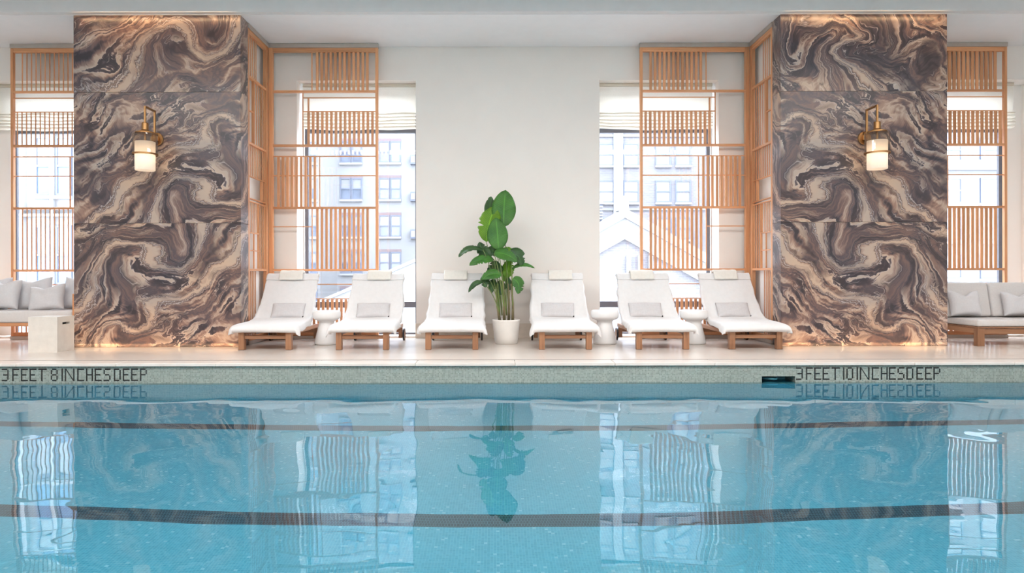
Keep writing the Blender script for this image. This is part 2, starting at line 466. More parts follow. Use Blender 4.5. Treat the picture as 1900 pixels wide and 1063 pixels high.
    lk = ramp(nt, lines, [(0.0, (0, 0, 0)), (0.70, (0, 0, 0)), (0.84, (1, 1, 1)), (0.98, (0, 0, 0))])
    m1 = noise_(v, 1.9, 2)
    msk = ramp(nt, m1.outputs['Fac'], [(0.42, (0, 0, 0)), (0.56, (1, 1, 1))])
    c = mixrgb(nt, msk, c1, c2)
    m2 = noise_(vmath(nt, 'ADD', v, (4.4, 1.9, 0)).outputs[0], 2.4, 2)
    mk2 = ramp(nt, m2.outputs['Fac'], [(0.48, (0, 0, 0)), (0.60, (1, 1, 1))])
    c = mixrgb(nt, math_(nt, 'MULTIPLY', math_(nt, 'MULTIPLY', mk2, lk), 0.75), c, (0.05, 0.044, 0.05))
    lk2 = ramp(nt, math_(nt, 'FRACT', math_(nt, 'MULTIPLY_ADD', n1.outputs['Fac'], 17.0, 0.4)), [(0.0, (0, 0, 0)), (0.86, (0, 0, 0)), (0.92, (1, 1, 1)), (0.98, (0, 0, 0))])
    c = mixrgb(nt, math_(nt, 'MULTIPLY', math_(nt, 'MULTIPLY', mk2, lk2), 0.8), c, WH)
    # cream rivers edged with bundles of dark and pale lines
    if rivers:
        sp2 = nd(nt, 'ShaderNodeSeparateXYZ'); nt.links.new(vr.outputs[0], sp2.inputs[0])
        wv = math_(nt, 'MULTIPLY_ADD', noise_(vmath(nt, 'MULTIPLY', vr.outputs[0], (1.6, 3.0, 1)).outputs[0], 1.0, 2).outputs['Fac'], 0.30, -0.15)
        wf = math_(nt, 'MULTIPLY_ADD', f1.outputs['Fac'], 0.10, -0.05)
        for (rx, rz, rw) in rivers:
            cy = -math.sin(flow) * rx + math.cos(flow) * rz
            d = math_(nt, 'ADD', math_(nt, 'SUBTRACT', sp2.outputs['Y'], cy), math_(nt, 'ADD', wv, wf))
            wn_ = noise_(vmath(nt, 'MULTIPLY', vr.outputs[0], (1.5, 1.0, 1)).outputs[0], 1.3, 2, 0.6)
            wid = math_(nt, 'MULTIPLY', ramp(nt, wn_.outputs['Fac'], [(0.30, (0.35, 0.35, 0.35)), (0.70, (1.5, 1.5, 1.5))]), rw)
            d = math_(nt, 'MULTIPLY_ADD', math_(nt, 'DIVIDE', d, wid), 0.5, 0.5)
            rc = ramp(nt, d, [(0.0, MV), (0.10, DK), (0.14, CR), (0.18, GR), (0.22, WH), (0.25, DK), (0.29, TN), (0.36, CR), (0.60, CR), (0.66, TN), (0.68, DK), (0.72, WH),
                              (0.76, GR), (0.80, TN), (0.83, DK), (0.88, WH), (0.92, GR), (1.0, DK)])
            ra = ramp(nt, d, [(0.0, (0, 0, 0)), (0.12, (0.85, 0.85, 0.85)), (0.3, (1, 1, 1)), (0.72, (1, 1, 1)), (0.9, (0.85, 0.85, 0.85)), (1.0, (0, 0, 0))])
            brk = ramp(nt, noise_(v, 2.1, 3, 0.6).outputs['Fac'], [(0.36, (0.25, 0.25, 0.25)), (0.52, (1, 1, 1))])
            c = mixrgb(nt, math_(nt, 'MULTIPLY', ra, brk), c, rc)
    # large patches of more brown or more grey
    n3 = noise_(v0, 1.3, 2)
    g = ramp(nt, n3.outputs['Fac'], [(0.40, (0.72, 0.73, 0.81)), (0.60, (0.94, 0.83, 0.79))])
    c = mixrgb(nt, 1.0, c, g, 'MULTIPLY')
    nt.links.new(c, p.inputs['Base Color'])
    nt.links.new(p.outputs[0], out.inputs[0])
    return m

def water_mat():
    m, nt, out = mat_new('pool_water')
    g = nd(nt, 'ShaderNodeBsdfRefraction'); g.inputs['IOR'].default_value = 1.333; g.inputs['Roughness'].default_value = 0.0
    g.inputs['Color'].default_value = (0.66, 0.95, 1.0, 1)
    gs = nd(nt, 'ShaderNodeBsdfGlossy'); gs.inputs['Roughness'].default_value = 0.0; gs.inputs['Color'].default_value = (1, 1, 1, 1)
    fr = nd(nt, 'ShaderNodeFresnel'); fr.inputs['IOR'].default_value = 1.333
    mx = nd(nt, 'ShaderNodeMixShader')
    tc = nd(nt, 'ShaderNodeTexCoord')
    def layer(sc, stretch, det):
        v = vmath(nt, 'MULTIPLY', tc.outputs['Object'], stretch).outputs[0]
        n = nd(nt, 'ShaderNodeTexNoise'); n.inputs['Scale'].default_value = sc; n.inputs['Detail'].default_value = det
        n.inputs['Distortion'].default_value = 0.4
        nt.links.new(v, n.inputs['Vector']); return n.outputs['Fac']
    h = math_(nt, 'ADD', math_(nt, 'MULTIPLY', layer(0.9, (1.0, 1.0, 1), 1.0), 0.012), math_(nt, 'MULTIPLY', layer(3.2, (1.0, 0.8, 1), 1.0), 0.0012))
    bn = nd(nt, 'ShaderNodeBump'); bn.inputs['Strength'].default_value = 1.0; bn.inputs['Distance'].default_value = 1.0
    nt.links.new(h, bn.inputs['Height']); nt.links.new(bn.outputs[0], g.inputs['Normal'])
    nt.links.new(bn.outputs[0], gs.inputs['Normal']); nt.links.new(bn.outputs[0], fr.inputs['Normal'])
    nt.links.new(fr.outputs[0], mx.inputs[0]); nt.links.new(g.outputs[0], mx.inputs[1]); nt.links.new(gs.outputs[0], mx.inputs[2])
    nt.links.new(mx.outputs[0], out.inputs[0])
    return m
M['water'] = water_mat()

# ------------------------------------------------------------------ the hall
D_POOL = 8.054      # far pool wall
D_PIL = 9.835       # marble face
D_SCR = 11.07       # back screens
D_WALL = 11.22      # back wall
D_WIN = 11.67       # window plane
ZC = 4.85           # soffit
WATER = -0.239
FLOOR_P = WATER - 1.12
XL, XR = -11.0, 11.5
PIL = {'left': (-6.168, -3.729), 'right': (4.154, 6.585)}
WINS = [(-8.60, -6.60, -8.33, -6.60), (-3.32, -1.337, -3.30, -1.337), (1.723, 3.707, 1.723, 3.687), (6.93, 9.00, 6.93, 8.73)]
WIN_TOP = 4.29

# deck floor
b = MB()
b.box(XL, XR, 8.36, D_WIN, -0.12, 0.0)
b.box(XL, XR, -3.2, 0.6, -0.12, 0.0)
b.box(XL, -9.3, 0.6, 8.36, -0.12, 0.0)
b.box(9.7, XR, 0.6, 8.36, -0.12, 0.0)
struct(b.build('floor', M['deck']), 'pale polished limestone pool deck')
# drain slot beside the coping
struct(bx('floor_drain_slot', M['slot'], -9.3, 9.7, 8.316, 8.36, -0.12, -0.002), 'thin dark drain slot behind the pool coping')
# coping stones
cp = empty('floor_coping', (0, 0, 0)); struct(cp, 'row of pale limestone coping stones along the pool edge')
rnd = random.Random(3)
xw = -9.3; i = 0
me_c = MB().box(0, 1.187, 0, 0.29, -0.035, 0.0).mesh('coping_stone', M['coping'], bevel=0.004)
while xw < 9.6:
    o = bpy.data.objects.new('coping_stone', me_c); link(o, cp); o.location = (xw, 8.025, 0); xw += 1.1905

# pool shell
fl = bx('floor_pool', M['poolfloor'], -9.3, 9.7, 0.6, D_POOL + 0.3, FLOOR_P - 0.1, FLOOR_P)
struct(fl, 'aqua mosaic floor of the pool')
for dl in (2.43, 4.645, 6.855):
    bx('lane_line', M['lane'], -9.3, 9.7, dl - 0.098, dl + 0.098, FLOOR_P - 0.01, FLOOR_P + 0.002, fl)
# far wall: mosaic band above and around the water line with the skimmer mouth cut out
SK0, SK1 = X(1413, D_POOL), X(1475, D_POOL)
SKT, SKB = Z(699, D_POOL), Z(718, D_POOL)
b = MB()
ZB = WATER - 0.10
b.box(-9.3, SK0, D_POOL, D_POOL + 0.3, ZB, -0.035)
b.box(SK1, 9.7, D_POOL, D_POOL + 0.3, ZB, -0.035)
b.box(SK0, SK1, D_POOL, D_POOL + 0.3, SKT, -0.035)
b.box(SK0, SK1, D_POOL, D_POOL + 0.3, ZB, SKB)
wp = struct(b.build('wall_pool_far', M['band']), 'pale green-grey mosaic band along the pool edge')
bx('lower_tiles', M['poolwall'], -9.3, 9.7, D_POOL, D_POOL + 0.3, FLOOR_P, ZB, wp)
b = MB()
b.quad((SK0, D_POOL + 0.28, SKB), (SK1, D_POOL + 0.28, SKB), (SK1, D_POOL + 0.28, SKT), (SK0, D_POOL + 0.28, SKT))
b.quad((SK0, D_POOL + .02, SKB + .002), (SK1, D_POOL + .02, SKB + .002), (SK1, D_POOL + .28, SKB + .002), (SK0, D_POOL + .28, SKB + .002))
b.build('skimmer_recess', M['recess'], wp)
b = MB().lathe([(0.0, -0.012), (0.085, -0.012), (0.09, 0.0), (0.08, 0.008), (0.0, 0.008)], 24, ((SK0 * .62 + SK1 * .38), D_POOL + 0.12))
lid = b.build('skimmer_float', M['recess'], wp, smooth=True); lid.location.z = (WATER + SKT) / 2 + 0.0
struct(bx('wall_pool_near', M['poolwall'], -9.3, 9.7, 0.4, 0.6, FLOOR_P, -0.12))
struct(bx('wall_pool_end_left', M['poolend'], -9.5, -9.3, 0.4, D_POOL + .3, FLOOR_P, -0.12))
struct(bx('wall_pool_end_right', M['poolend'], 9.7, 9.9, 0.4, D_POOL + .3, FLOOR_P, -0.12))
wt = MB().quad((-9.3, 0.6, WATER), (9.7, 0.6, WATER), (9.7, D_POOL + 0.25, WATER), (-9.3, D_POOL + 0.25, WATER)).build('water', M['water'])
struct(wt, 'still turquoise pool water reflecting the windows')

# walls
b = MB()
segs = [(XL, WINS[0][0]), (WINS[0][1], WINS[1][0]), (WINS[1][1], WINS[2][0]), (WINS[2][1], WINS[3][0]), (WINS[3][1], XR)]
for a_, c_ in segs: b.box(a_, c_, D_WALL, D_WIN + .05, -0.12, ZC + .3)
for w in WINS:
    b.box(w[0], w[1], D_WALL, D_WIN + .05, WIN_TOP, ZC + .3)
    b.box(w[0], w[1], D_WALL + .06, D_WIN + .05, -0.12, 0.03)
b.box(WINS[0][0], WINS[0][2], D_WIN - .12, D_WIN + .05, 0.03, WIN_TOP)
b.box(WINS[3][3], WINS[3][1], D_WIN - .12, D_WIN + .05, 0.03, WIN_TOP)
struct(b.build('wall_back', M['wall']), 'off-white plastered back wall between the windows')
b = MB()
for a_, c_ in segs: b.box(a_ - .012, c_ + .012, D_WALL - .02, D_WALL + .30, 0.0, 0.242)
struct(b.build('baseboard_back', M['stonebase'], bevel=0.003), 'pale stone baseboard along the back wall')
struct(bx('wall_left', M['wall'], XL - .2, XL, -3.4, D_WIN, -0.12, 5.4))
struct(bx('wall_right', M['wall'], XR, XR + .2, -3.4, D_WIN, -0.12, 5.4))
struct(bx('wall_front', M['wall'], XL, XR, -3.4, -3.2, -0.12, 5.4))
# ceiling: soffit over the deck, beam edge, raised ceiling over the pool
struct(bx('ceiling_soffit', M['ceiling'], XL, XR, D_PIL, D_WALL, ZC, ZC + .3), 'white soffit above the loungers')
struct(bx('ceiling_beam', M['beam'], XL, XR, D_PIL - 0.10, D_PIL - .001, ZC + .005, ZC + .3), 'pale grey beam edge above the pillars')
struct(bx('ceiling', M['ceiling'], XL, XR, -3.4, D_PIL - 0.10, 5.03, 5.4), 'white ceiling over the pool')

# ------------------------------------------------------------------ windows
for n, (w0, w1, f0, f1) in enumerate(WINS):
    t = struct(empty('window_%d' % (n + 1), ((f0 + f1) / 2, D_WIN, 0)), 'tall dark-framed window looking onto the street')
    hw = (f1 - f0) / 2
    y0, y1 = -0.05, 0.0
    bx('jamb', M['darkmetal'], -hw, -hw + .06, y0, y1, 0.03, WIN_TOP, t)
    bx('jamb', M['darkmetal'], hw - .06, hw, y0, y1, 0.03, WIN_TOP, t)
    for z0, z1, nm in ((0.03, 0.06, 'bottom_rail'), (0.49, 0.59, 'transom'), (3.50, 3.57, 'transom'), (4.22, WIN_TOP, 'head_rail')):
        bx(nm, M['darkmetal'], -hw + .06, hw - .06, y0 - .01, y1, z0, z1, t)
    for z0, z1 in ((0.06, 0.49), (0.59, 3.50), (3.57, 4.22)):
        bx('pane', M['pane'], -hw + .06, hw - .06, -0.03, -0.022, z0, z1, t)

def roman_shade(x0, x1, label):
    t = empty('roman_shade', ((x0 + x1) / 2, 11.42, 3.52))
    tag(t, label, 'blind', 'roman shades at the tall windows')
    hw = (x1 - x0) / 2
    top = WIN_TOP - 3.52 - 0.004
    bx('head_rail', M['shade'], -hw, hw, -0.03, 0.03, top - 0.05, top, t)
    rr = random.Random(int(x0 * 100))
    # upper cloth: flat band, then a soft seam
    b = MB(); nx = 24
    prof = [(0.0, top - .05), (-0.012, top - .20), (-0.004, top - .205), (0.0, top - .34), (0.004, top - .46), (0.0, 0.27)]
    for q in range(len(prof)):
        for i in range(nx + 1): b.v.append((-hw + 2 * hw * i / nx, prof[q][0] + .004 * math.sin(i * .9 + q), prof[q][1]))
    for q in range(len(prof) - 1):
        for i in range(nx): b.f.append((q * (nx + 1) + i, q * (nx + 1) + i + 1, (q + 1) * (nx + 1) + i + 1, (q + 1) * (nx + 1) + i))
    b.build('upper_cloth', M['shade'], t, smooth=True)
    # gathered folds at the bottom
    b = MB(); prof = []
    nf = 5
    for q in range(nf * 6 + 1):
        z = 0.27 - 0.27 * q / (nf * 6)
        prof.append((-0.03 - 0.035 * math.sin(q / 6 * 2 * math.pi) - 0.01, z))
    for q, (yy, zz) in enumerate(prof):
        for i in range(nx + 1):
            u = i / nx
            b.v.append((-hw + 2 * hw * u, yy + .015 * noise.noise(Vector((u * 7, q * .3, x0))), zz - 0.03 * math.sin(u * math.pi) * (q / len(prof)) + .018 * noise.noise(Vector((u * 5, q * .15, x0 + 9)))))
    for q in range(len(prof) - 1):
        for i in range(nx): b.f.append((q * (nx + 1) + i, q * (nx + 1) + i + 1, (q + 1) * (nx + 1) + i + 1, (q + 1) * (nx + 1) + i))
    b.build('gathered_fold', M['shade'], t, smooth=True)
roman_shade(-8.56, -6.66, 'cream roman shade gathered high in the far left window beside the grey pillow sofa')
roman_shade(-3.27, -1.36, 'cream roman shade gathered at the window left of the potted plant')
roman_shade(1.745, 3.66, 'cream roman shade gathered at the window right of the potted plant')
roman_shade(6.98, 8.76, 'cream roman shade gathered at the far right window above the daybed sofa')

# ------------------------------------------------------------------ marble pillars
SEAM = [0.0, Z(413, D_PIL), Z(170, D_PIL), ZC]
def px_l(px, py):   # point on the left pillar face, in pillar coordinates
    return X(px, D_PIL) - (PIL['left'][0] + PIL['left'][1]) / 2, Z(py, D_PIL)
def sw(lst):
    r = []
    for px, py, rad, a in lst:
        x, z = px_l(px, py); r.append((x, z, rad, a))
    return r
MID = sw([(385, 352, 0.46, 2.5), (250, 300, 0.40, -0.5), (430, 215, 0.32, 1.2), (175, 205, 0.32, -0.8)])
TOP = sw([(350, 75, 0.44, 2.3), (230, 120, 0.35, -0.6), (430, 130, 0.35, -0.9)])
TOPR = sw([(300, 80, 0.44, -2.4), (390, 110, 0.40, 2.2), (220, 60, 0.35, 1.0)])
RV_M = [(*px_l(385, 352), 0.16), (*px_l(430, 215), 0.12)]
RV_T = [(*px_l(350, 75), 0.16)]
RV_R = [(*px_l(330, 100), 0.14)]
TURN = px_l(331, 413)
for side in ('left', 'right'):
    a_, c_ = PIL[side]; cx = (a_ + c_) / 2; hw = (c_ - a_) / 2
    t = struct(empty('pillar_' + side, (cx, D_PIL, 0)), 'tall pillar clad in swirling brown and grey marble')
    mir = 1.0 if side == 'left' else -1.0
    mats = [marble('swirl_marble_low_' + side, MID, 0.62, mir, 4.7, 1.0, RV_M, TURN), marble('swirl_marble_mid_' + side, MID, 0.62, mir, 4.7, 1.0, RV_M),
            marble('swirl_marble_top_' + side, TOP if side == 'left' else TOPR, 0.5 if side == 'left' else 0.9, mir, 9.2 if side == 'left' else 15.9, 1.0, RV_T if side == 'left' else RV_R)]
    dep = 0.295
    bx('core', M['wall'], -hw + .03, hw - .03, 0.03, dep, 0, ZC - .002, t)
    for i in range(3):
        z0 = SEAM[i] + (0.0015 if i else 0.004); z1 = SEAM[i + 1] - 0.0015
        bx('marble_slab', mats[i], -hw, hw, 0, 0.03, z0, z1, t, bevel=0.0015)
        bx('marble_slab', mats[i], -hw, -hw + .03, 0.031, dep, z0, z1, t, bevel=0.0015)
        bx('marble_slab', mats[i], hw - .03, hw, 0.031, dep, z0, z1, t, bevel=0.0015)
    struct(bx('wall_pier_' + side, M['wall'], a_ + .11, c_ - .11, D_PIL + dep, D_WALL, 0, ZC), 'plain pier behind the marble pillar')
    # warm strip lights washing the marble from above and from the floor
    area('wall_wash_strip', (cx, D_PIL - 0.16, ZC - 0.004), (math.radians(20), 0, 0), 2.36, 0.03, 5, (1.0, 0.62, 0.32))
    area('floor_wash_strip', (cx, D_PIL - 0.16, 0.004), (math.radians(180 - 20), 0, 0), 2.36, 0.03, 3.2, (1.0, 0.62, 0.30))
    area('floor_wash_strip', (cx, D_PIL - 0.014, 0.055), (math.radians(-7), 0, 0), 2.36, 0.02, 1.2, (1.0, 0.62, 0.30))

# ------------------------------------------------------------------ wooden slat screens
def shared_box(name, mat, w, d, h, bev=0.002):
    return MB().box(-w / 2, w / 2, -d / 2, d / 2, 0, h).mesh(name, mat, bevel=bev)
def put(name, me, parent, loc, rz=0.0):
    o = bpy.data.objects.new(name, me); link(o, parent); o.location = loc; o.rotation_euler = (0, 0, rz)
    return o

KS = FPX / D_SCR
def su(px): return (px - 499.5) / KS
def sz(py): return CAM_H - (py - 510) / KS
ROWS = [  # y top, y bottom, first px, count
    (97, 168, 588.8, 12), (207.5, 268, 572.7, 15), (290.5, 383.5, 516.6, 9), (387, 498.8, 588.8, 12), (555, 615, 523.0, 21)]
def back_screen(x_corner, sgn, label, rz=0.0, sw_=0.040, sd=0.026):
    t = empty('slatted_screen', (x_corner, D_SCR, 0))
    tag(t, label, 'screen', 'slatted wooden screens at the windows')
    W = su(702)
    def hb(nm, p0, p1, y0, y1, dep=0.05, mat='cedar_h'):
        u0, u1 = sorted((sgn * su(p0), sgn * su(p1)))
        return bx(nm, M[mat], u0, u1, -dep / 2, dep / 2, sz(y1), sz(y0), t, bevel=0.0015)
    hb('stile', 499.5, 507, 89, 622, 0.07, 'cedar'); hb('stile', 697, 702, 89, 622, 0.055, 'cedar')
    for y0, y1 in ((89, 97), (167.7, 171.6), (267.8, 272), (383.3, 387.3), (498.6, 502.6), (615, 622)):
        hb('rail', 507.05, 696.95, y0, y1, 0.05)
    hb('ceiling_track', 499.5, 702.5, 81.2, 88.9, 0.08, 'track'); hb('floor_track', 499.5, 702.5, 622.1, 628, 0.08, 'track')
    for p0, p1, y in ((563, 697, 181), (563, 697, 206.7), (507, 697, 289.7), (507, 697, 325.6), (507, 578, 420), (507, 697, 527), (507, 697, 553.8)):
        hb('thin_bar', p0, p1, y - 0.9, y + 0.9, 0.022)
    for p, y0, y1 in ((562.2, 171.7, 267.7), (579, 97, 167.6), (593.3, 290.7, 383.2), (579, 387.4, 498.5), (562.2, 502.7, 553)):
        hb('thin_upright', p - 0.9, p + 0.9, y0, y1, 0.022, 'cedar')
    hb('thin_upright', 571, 574, 182, 206, 0.024, 'cedar')
    for y0, y1, p0, n in ROWS:
        h = sz(y0) - sz(y1)
        me = shared_box('slat', M['cedar'], sw_, sd, h)
        for i in range(n):
            px = p0 + i * 8.46
            put('slat', me, t, (sgn * su(px), 0.0, sz(y1)), rz)
    return t
back_screen(PIL['left'][1], 1, 'slatted cedar screen across the window just right of the left marble pillar')
back_screen(PIL['right'][0], -1, 'slatted cedar screen across the window just left of the right marble pillar')
back_screen(PIL['left'][0], -1, 'slatted cedar screen with slats seen edge-on behind the grey pillow sofa', math.radians(-56), 0.042, 0.018)
back_screen(PIL['right'][1], 1, 'slatted cedar screen with broad slats behind the grey daybed sofa', 0.0, 0.046, 0.02)

def side_screen(xp, sgn, label):
    y0 = D_PIL + 0.297; y1 = D_SCR - 0.042; L = y1 - y0
    t = empty('slatted_screen', (xp, y0, 0))
    tag(t, label, 'screen', 'slatted wooden screens on the pillar sides')
    o_ = -sgn * 0.028      # panel stands just inside the pillar's side plane
    def hb(nm, s0, s1, z0, z1, dep=0.05, mat='cedar_d'):
        return bx(nm, M[mat], o_ - dep / 2, o_ + dep / 2, s0 * L, s1 * L, z0, z1, t, bevel=0.0015)
    zA, zC, zD, zE, zF = sz(169.6), 3.06, 2.56, 2.19, sz(500.6)
    zt = sz(89); zb = sz(622)
    hb('stile', 0, 0.07, zb, zt, 0.055, 'cedar'); hb('stile', 0.90, 0.998, zb, zt, 0.055, 'cedar')
    hb('ceiling_track', 0, 1, zt + .001, sz(81.2), 0.08, 'track'); hb('floor_track', 0, 1, sz(628), zb - .001, 0.08, 'track')
    hb('rail', 0.071, 0.899, zt - 0.075, zt); hb('rail', 0.071, 0.899, zb, zb + 0.065)
    for z in (zA, zC, zF): hb('rail', 0.071, 0.899, z - .018, z + .018)
    for z in (zD, zE + .03, zE - .015): hb('thin_bar', 0.071, 0.899, z - .009, z + .009, 0.03)
    hb('upright', 0.30, 0.34, zC + .02, zA - .02, 0.04, 'cedar'); hb('thin_bar', 0.071, 0.299, 3.55, 3.57, 0.025)
    hb('upright', 0.70, 0.735, zE + .042, zD - .012, 0.04, 'cedar')
    hb('upright', 0.545, 0.565, zF + .02, zE - .026, 0.03, 'cedar')
    for z in (1.70, 1.43): hb('thin_bar', 0.071, 0.544, z - .008, z + .008, 0.025)
    hb('thin_upright', 0.33, 0.35, zF + .02, 1.69, 0.02, 'cedar')
    w = 0.016; dp = 0.011
    def row(s0, s1, z0, z1):
        me = MB().box(-dp / 2, dp / 2, -w / 2, w / 2, 0, z1 - z0).mesh('slat', M['cedar'], bevel=0.001)
        n = max(1, int(round((s1 - s0) * L / 0.075)))
        for i in range(n):
            put('slat', me, t, (o_, (s0 + (s1 - s0) * (i + .5) / n) * L, z0))
    row(0.08, 0.50, zA + .02, zt - .077)
    row(0.35, 0.89, zC + .02, zA - .02)
    row(0.08, 0.89, zD + .012, zC - .02)
    row(0.74, 0.89, zE + .042, zD - .012)
    row(0.08, 0.54, 1.71, zE - .026); row(0.57, 0.89, zF + .02, zE - .026)
    row(0.08, 0.46, zb + .067, zF - .02)
side_screen(PIL['left'][1], 1, 'narrow slatted cedar side screen along the inner side of the left marble pillar')
side_screen(PIL['right'][0], -1, 'narrow slatted cedar side screen along the inner side of the right marble pillar')

# ------------------------------------------------------------------ depth markings in the pool tiles
FONT = {
 '3': ["####.", "....#", "....#", "....#", ".####", "....#", "....#", "....#", "####."],
 'F': ["#####", "#....", "#....", "#....", "####.", "#....", "#....", "#....", "#...."],
 'E': ["#####", "#....", "#....", "#....", "####.", "#....", "#....", "#....", "#####"],
 'T': ["######", "..#...", "..#...", "..#...", "..#...", "..#...", "..#...", "..#...", "..#..."],
 '8': [".###.", "#...#", "#...#", "#...#", ".###.", "#...#", "#...#", "#...#", ".###."],
 'I': ["#"] * 9,
 'C': ["#####", "#....", "#....", "#....", "#....", "#....", "#....", "#....", "#####"],
 'H': ["#...#", "#...#", "#...#", "#...#", "#####", "#...#", "#...#", "#...#", "#...#"],
 'S': [".####", "#....", "#....", "#....", ".###.", "....#", "....#", "....#", "####."],
 'D': ["####.", "#...#", "#...#", "#...#", "#...#", "#...#", "#...#", "#...#", "####."],
 'P': ["####.", "#...#", "#...#", "#...#", "####.", "#....", "#....", "#....", "#...."],
 '0': [".###.", "#...#", "#...#", "#...#", "#...#", "#...#", "#...#", "#...#", ".###."],
 'N': ["#.....#"] * 9,
}
def depth_mark(items, ytop, label):
    p = 2.58 / k_at(D_POOL); w = p * 0.96
    x0 = X(items[0][1], D_POOL)
    t = empty('depth_marking', (x0, D_POOL, Z(ytop + 23.3, D_POOL)))
    tag(t, label, 'sign', 'mosaic depth markings on the pool wall')
    for ch, px in items:
        b = MB()
        ox = X(px, D_POOL) - x0
        rows = FONT[ch]
        for r, row in enumerate(rows):
            for c, q in enumerate(row):
                if q == '#':
                    b.box(ox + c * p, ox + c * p + w, -0.0015, 0.003, (8 - r) * p, (8 - r) * p + w)
        if ch == 'N':
            hgt = 9 * p; th = 0.010
            b.prism([(ox + w, hgt), (ox + w, hgt - th * 2), (ox + 6 * p, 0), (ox + 6 * p, th * 2)], -0.0015, 0.003)
        b.build('letter', M['letter'], t)
depth_mark([('3', 3), ('F', 22.5), ('E', 38.5), ('E', 54.5), ('T', 71), ('8', 94), ('I', 114), ('N', 120), ('C', 143), ('H', 159.5), ('E', 175.5), ('S', 192), ('D', 211), ('E', 227.5), ('E', 243), ('P', 259.5)],
           682.3, 'black mosaic depth lettering with the single digit eight, below the left marble pillar')
depth_mark([('3', 1476.5), ('F', 1495), ('E', 1510.5), ('E', 1526), ('T', 1543), ('I', 1564), ('0', 1570), ('I', 1589), ('N', 1595), ('C', 1617.5), ('H', 1634), ('E', 1649), ('S', 1665), ('D', 1681.5), ('E', 1700), ('E', 1716), ('P', 1731.5)],
           682.3, 'black mosaic depth lettering with the number ten, beside the skimmer opening')

# ------------------------------------------------------------------ wall lamps
def sconce(cx, label):
    t = empty('wall_sconce', (cx, D_PIL, 2.5)); tag(t, label, 'lamp', 'brass wall sconces on the marble pillars')
    yf = -0.34; zt = 0.94; zc = 0.52   # lamp axis, loop top, glass top
    MB().lathe([(0.0, -0.028), (0.088, -0.028), (0.095, -0.02), (0.095, 0.0), (0.0, 0.0)], 32, (0, 0.535), 'y').build('back_plate', M['brass'], t, smooth=False)
    bx('arm_plate', M['brass'], -0.045, 0.045, -0.072, -0.028, 0.50, 0.57, t, bevel=0.004)
    s = 0.0125
    bx('rear_bar', M['brass'], -s, s, -0.085, -0.06, 0.40, zt, t, bevel=0.002)
    bx('top_bar', M['brass'], -s, s, yf - s, -0.0855, zt - 2 * s, zt, t, bevel=0.002)
    bx('front_bar', M['brass'], -s, s, yf - s, yf + s, 0.70, zt - 2 * s - .0005, t, bevel=0.002)
    MB().lathe([(0.0, 0.70), (0.042, 0.70), (0.045, 0.69), (0.045, 0.60), (0.0, 0.60)], 24, (0, yf)).build('socket', M['brass'], t)
    MB().lathe([(0.0, 0.599), (0.05, 0.598), (0.095, 0.575), (0.128, 0.565), (0.128, 0.552), (0.0, 0.552)], 36, (0, yf)).build('cap', M['brass'], t)
    MB().lathe([(0.160, 0.54), (0.160, 0.248), (0.155, 0.248), (0.155, 0.535), (0.0, 0.535), (0.0, 0.54), (0.160, 0.54)], 48, (0, yf)).build('clear_glass', M['clearglass'], t, smooth=False)
    MB().lathe([(0.0, 0.03), (0.128, 0.03), (0.132, 0.035), (0.132, 0.432), (0.128, 0.432), (0.128, 0.038), (0.0, 0.038)], 48, (0, yf)).build('frosted_shade', M['frost'], t)
    MB().lathe([(0.168, 0.246), (0.168, 0.268), (0.1605, 0.268), (0.1605, 0.246), (0.168, 0.246)], 48, (0, yf)).build('ring', M['brass'], t)
    MB().lathe([(0.154, 0.249), (0.154, 0.262), (0.1325, 0.262), (0.1325, 0.249), (0.154, 0.249)], 48, (0, yf)).build('ring', M['brass'], t)
    MB().lathe([(0.0, 0.55), (0.016, 0.55), (0.016, 0.36), (0.0, 0.36)], 16, (0, yf)).build('stem', M['brass'], t)
    MB().lathe([(0.0, 0.36), (0.014, 0.358), (0.03, 0.33), (0.034, 0.30), (0.028, 0.27), (0.0, 0.255)], 20, (0, yf)).build('bulb', M['bulb'], t, smooth=True)
    l = bpy.data.lights.new('sconce_light', 'POINT'); l.energy = 11; l.color = (1.0, 0.80, 0.63); l.shadow_soft_size = 0.045
    lo = bpy.data.objects.new('sconce_light', l); link(lo, t); lo.location = (0, yf, 0.21)
sconce(-4.948, 'lit brass sconce with frosted glass cylinder on the left marble pillar')
sconce(5.370, 'lit brass sconce with frosted glass cylinder on the right marble pillar')

# ------------------------------------------------------------------ soft things
def add_sub(o, lv=1):
    m = o.modifiers.new('sub', 'SUBSURF'); m.levels = lv; m.render_levels = lv
    return o
def grid_mesh(name, P, mat, closed=False):
    nu, nv = len(P), len(P[0])
    v = [p for r in P for p in r]; f = []
    for i in range(nu - 1):
        for j in range(nv - 1): f.append((i * nv + j, i * nv + j + 1, (i + 1) * nv + j + 1, (i + 1) * nv + j))
    me = bpy.data.meshes.new(name); me.from_pydata(v, [], f); me.update()
    for q in me.polygons: q.use_smooth = True
    if mat: me.materials.append(mat)
    return me

